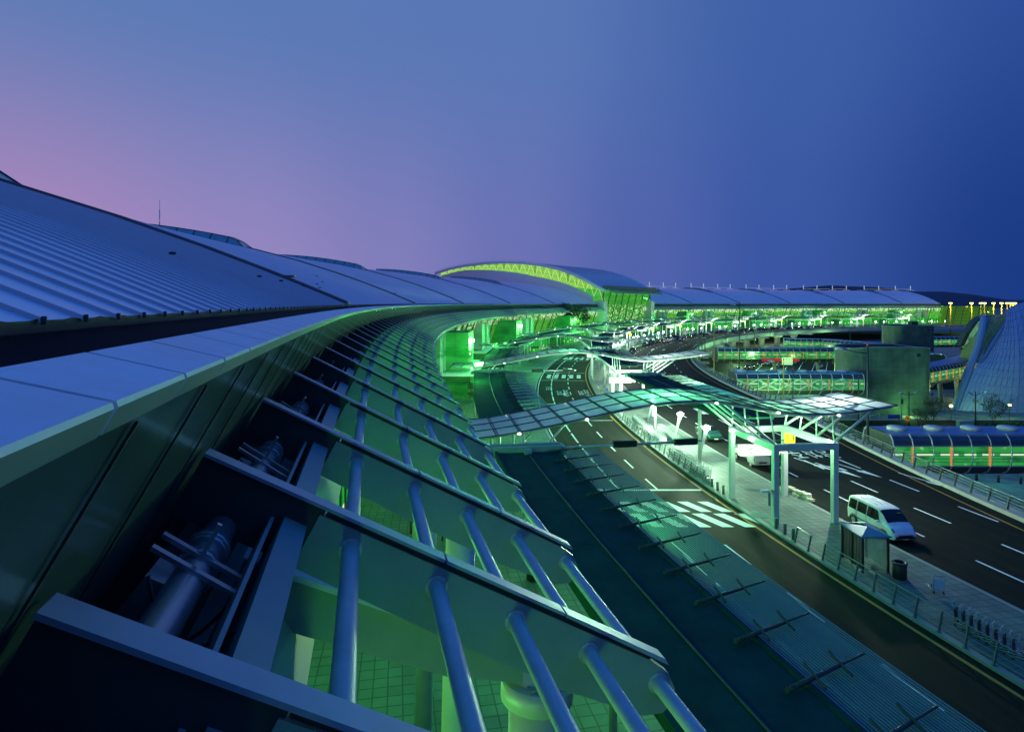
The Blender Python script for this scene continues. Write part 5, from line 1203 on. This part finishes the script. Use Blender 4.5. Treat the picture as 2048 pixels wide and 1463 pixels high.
x, y, _ = G(1797, 852, -8); sign((x - .9, y, -8), 2.4, .8, 1.9, 'blue road sign left of the orange B disc on the lower road')
x, y, _ = G(1852, 818, -8); sign((x + .8, y, -8), 1.7, .75, 3.4, 'small blue sign on the plaza right of the panelled tower')
x, y, _ = G(1573, 752, -8); sign((x, y, -8), 5, 4.5, 5.5, 'square blue sign between the walkways')
x, y, _ = G(1648, 785, -8); o = sign((x, y + 22, -8), 3.2, 2.2, 6.4, 'cream notice board with dark rows above the walkway roof', mat('cream notice board', (.6, .58, .42), .5, emit=(.6, .58, .4), es=.35)); m = MB()
for k in range(3):
    for q in range(6): m.box((-1.2 + q * .48, -.13, 5.8 + k * .6), (.3, .02, .2))
m.build('dark_row', BLACK, o)
sign((47.5, 130.5, -3.3), 2.6, 1.2, 3.4, 'dark blue sign under the right half of the nearest wavy canopy', BLUES) if 0 else None
x, y, _ = G(1812, 853, -8); o = empty('letter_sign', (x, y - .5, -8), 0, 'round orange sign with black letter B on the lower road', 'sign'); m = MB(); m.tube([(0, 0, 1.7), (0, .06, 1.7)], .52, 24); m.build('disc', mat('orange sign face', (.75, .28, .02), .4, emit=(.8, .3, .02), es=.25), o); text_mesh('letter', 'B', (0, -.02, 1.7), (pi / 2, 0, 0), .85, BLACK, o); m = MB(); m.tube([(0, .1, 0), (0, .1, 1.7)], .05, 8); m.build('post', POLE, o)
x, y, _ = G(1930, 855, -8); m = MB(); m.box((x, y, -7.2), (2.8, 1, 1.0)); m.use(1); m.box((x, y, -6.66), (3, 1.2, .07)); o = m.build('utility_cabinet', [mat('teal cabinet', (.12, .35, .32), .5), GALV], None, bevel=.02); tag(o, 'low teal utility cabinet beside the double armed plaza lamp', 'cabinet')
x, y, _ = G(1803, 853, -8); o = empty('signal_post', (x, y, -8), 0, 'thin green traffic signal post left of the double armed lamp', 'traffic signal'); m = MB(); m.tube([(0, 0, 0), (0, 0, 6.5)], .08, 8); m.build('post', mat('green post', (.05, .2, .14), .5), o); m = MB(); m.box((.1, 0, 4.9), (.35, .3, 1.0)); m.build('signal_head', BLACK, o, bevel=.03)
# fence along the lower road and bollards under the near walkway
o = empty('plaza_fence', (0, 0, 0), 0, 'low pale fence along the lower road at the foot of the panelled tower', 'fence')
m = MB()
for z in (-7.2, -6.8): m.tube([(60, 126.3, z), (76, 126.3, z)], .04, 5)
m.build('rail', GALV, o)
for x in range(60, 77, 2): m = MB(); m.tube([(x, 126.3, -8), (x, 126.3, -6.8)], .05, 6); m.build('post', GALV, o)
for k in range(9):
    m = MB(); m.lathe((58 + 2.4 * k, 84 - .7 * k, -8), [(.16, 0), (.16, .9), (.12, 1.0)], 12); o = m.build('bollard', WEB); tag(o, 'dark bollard on the teal paving below the near walkway, %s from the left' % ORD[k], 'bollard', 'bollards below the near walkway')
m = MB(); m.face([(48, 74, -7.99), (90, 74, -7.99), (90, 97, -7.99), (48, 97, -7.99)], uv=[(0, 0), (42, 0), (42, 23), (0, 23)]); struct(m.build('lower_paving', PAVE2)); point_lamp('walkway_lamp', (64, 80, -4), (.2, 1, .6), 260, .4)
# cars on the lower roads, and fill lights added around them
for k, (px, py, lit) in enumerate(((1497, 737, True), (1507, 735, True), (1522, 731, True), (1535, 729, False), (1560, 733, True), (1590, 727, False), (1640, 735, False), (1478, 742, False))):
    x, y, _ = G(px, py, -8); key = ('sedan', 0, True) if lit else ('sedan', 2, False)
    lab = '%s car on the lower road between the walkways, %s of them' % ('dark headlamp lit' if lit else 'silver unlit', ORD[k])
    if key not in protos: protos[key] = vehicle('sedan', CARP[key[1]], lab, (x, y, -7.99), radians(235), lit, 'cars on the lower road'); 
    else: place(protos[key], (x, y, -7.99), radians(235), lab, 'cars on the lower road')
for p, c, e in (((60, 112, 0), (.25, 1, .45), 3500), ((100, 122, -2), (.2, 1, .4), 1000), ((84, 129, -6.8), (.4, 1, .25), 420), ((78, 160, -1), (.3, 1, .3), 2500), ((95, 225, -1), (.3, 1, .3), 14000), ((125, 200, -1), (.35, 1, .3), 12000), ((85, 175, -2), (.3, 1, .3), 7000), ((112, 148, -5), (.9, 1, .3), 900), ((160, 255, -1), (.4, 1, .3), 7000), ((64, 150, -5), (.3, 1, .25), 2500)):
    point_lamp('lower_road_fill', p, c, e, .5)  # fill added to lift the lower level with green light
for k in range(11): point_lamp('viaduct_fill', P(320 - (k % 2) * 3, -.02 + .1 * k, -4.6), (.45, 1, .32), 2600 if k < 5 else 4500, .5)  # unseen fill lights added along the deck edge to brighten it
# ticket booths on the islands
def booth(loc, rz, label):
    o = empty('kerb_booth', loc, rz, label, 'booth', 'blue roofed booths'); m = MB(); m.box((0, 0, 1.1), (1.4, 2.6, 2.2)); m.build('cabin', STEEL, o, bevel=.03); m = MB(); m.box((-.72, 0, 1.5), (.04, 2.2, .9)); m.build('window', CARGL, o)
    m = MB(); m.prism([(-1.5, 2.2), (1.2, 2.5), (1.2, 2.65), (-1.5, 2.35)], lambda p, t: (p[0], t, p[1]), -1.8, 1.8); m.build('awning', BLUEP, o); return o
b0 = booth(P(351, .30, .145), -.30, 'small booth with blue awning on the island, nearest beyond the third wavy canopy')
for k, t in enumerate((.40, .52, .63, .76, .88, 1.0)): place(b0, P(351, t, .145), -t, 'small booth with blue awning on the far island, %s from the camera' % ORD[k + 1])
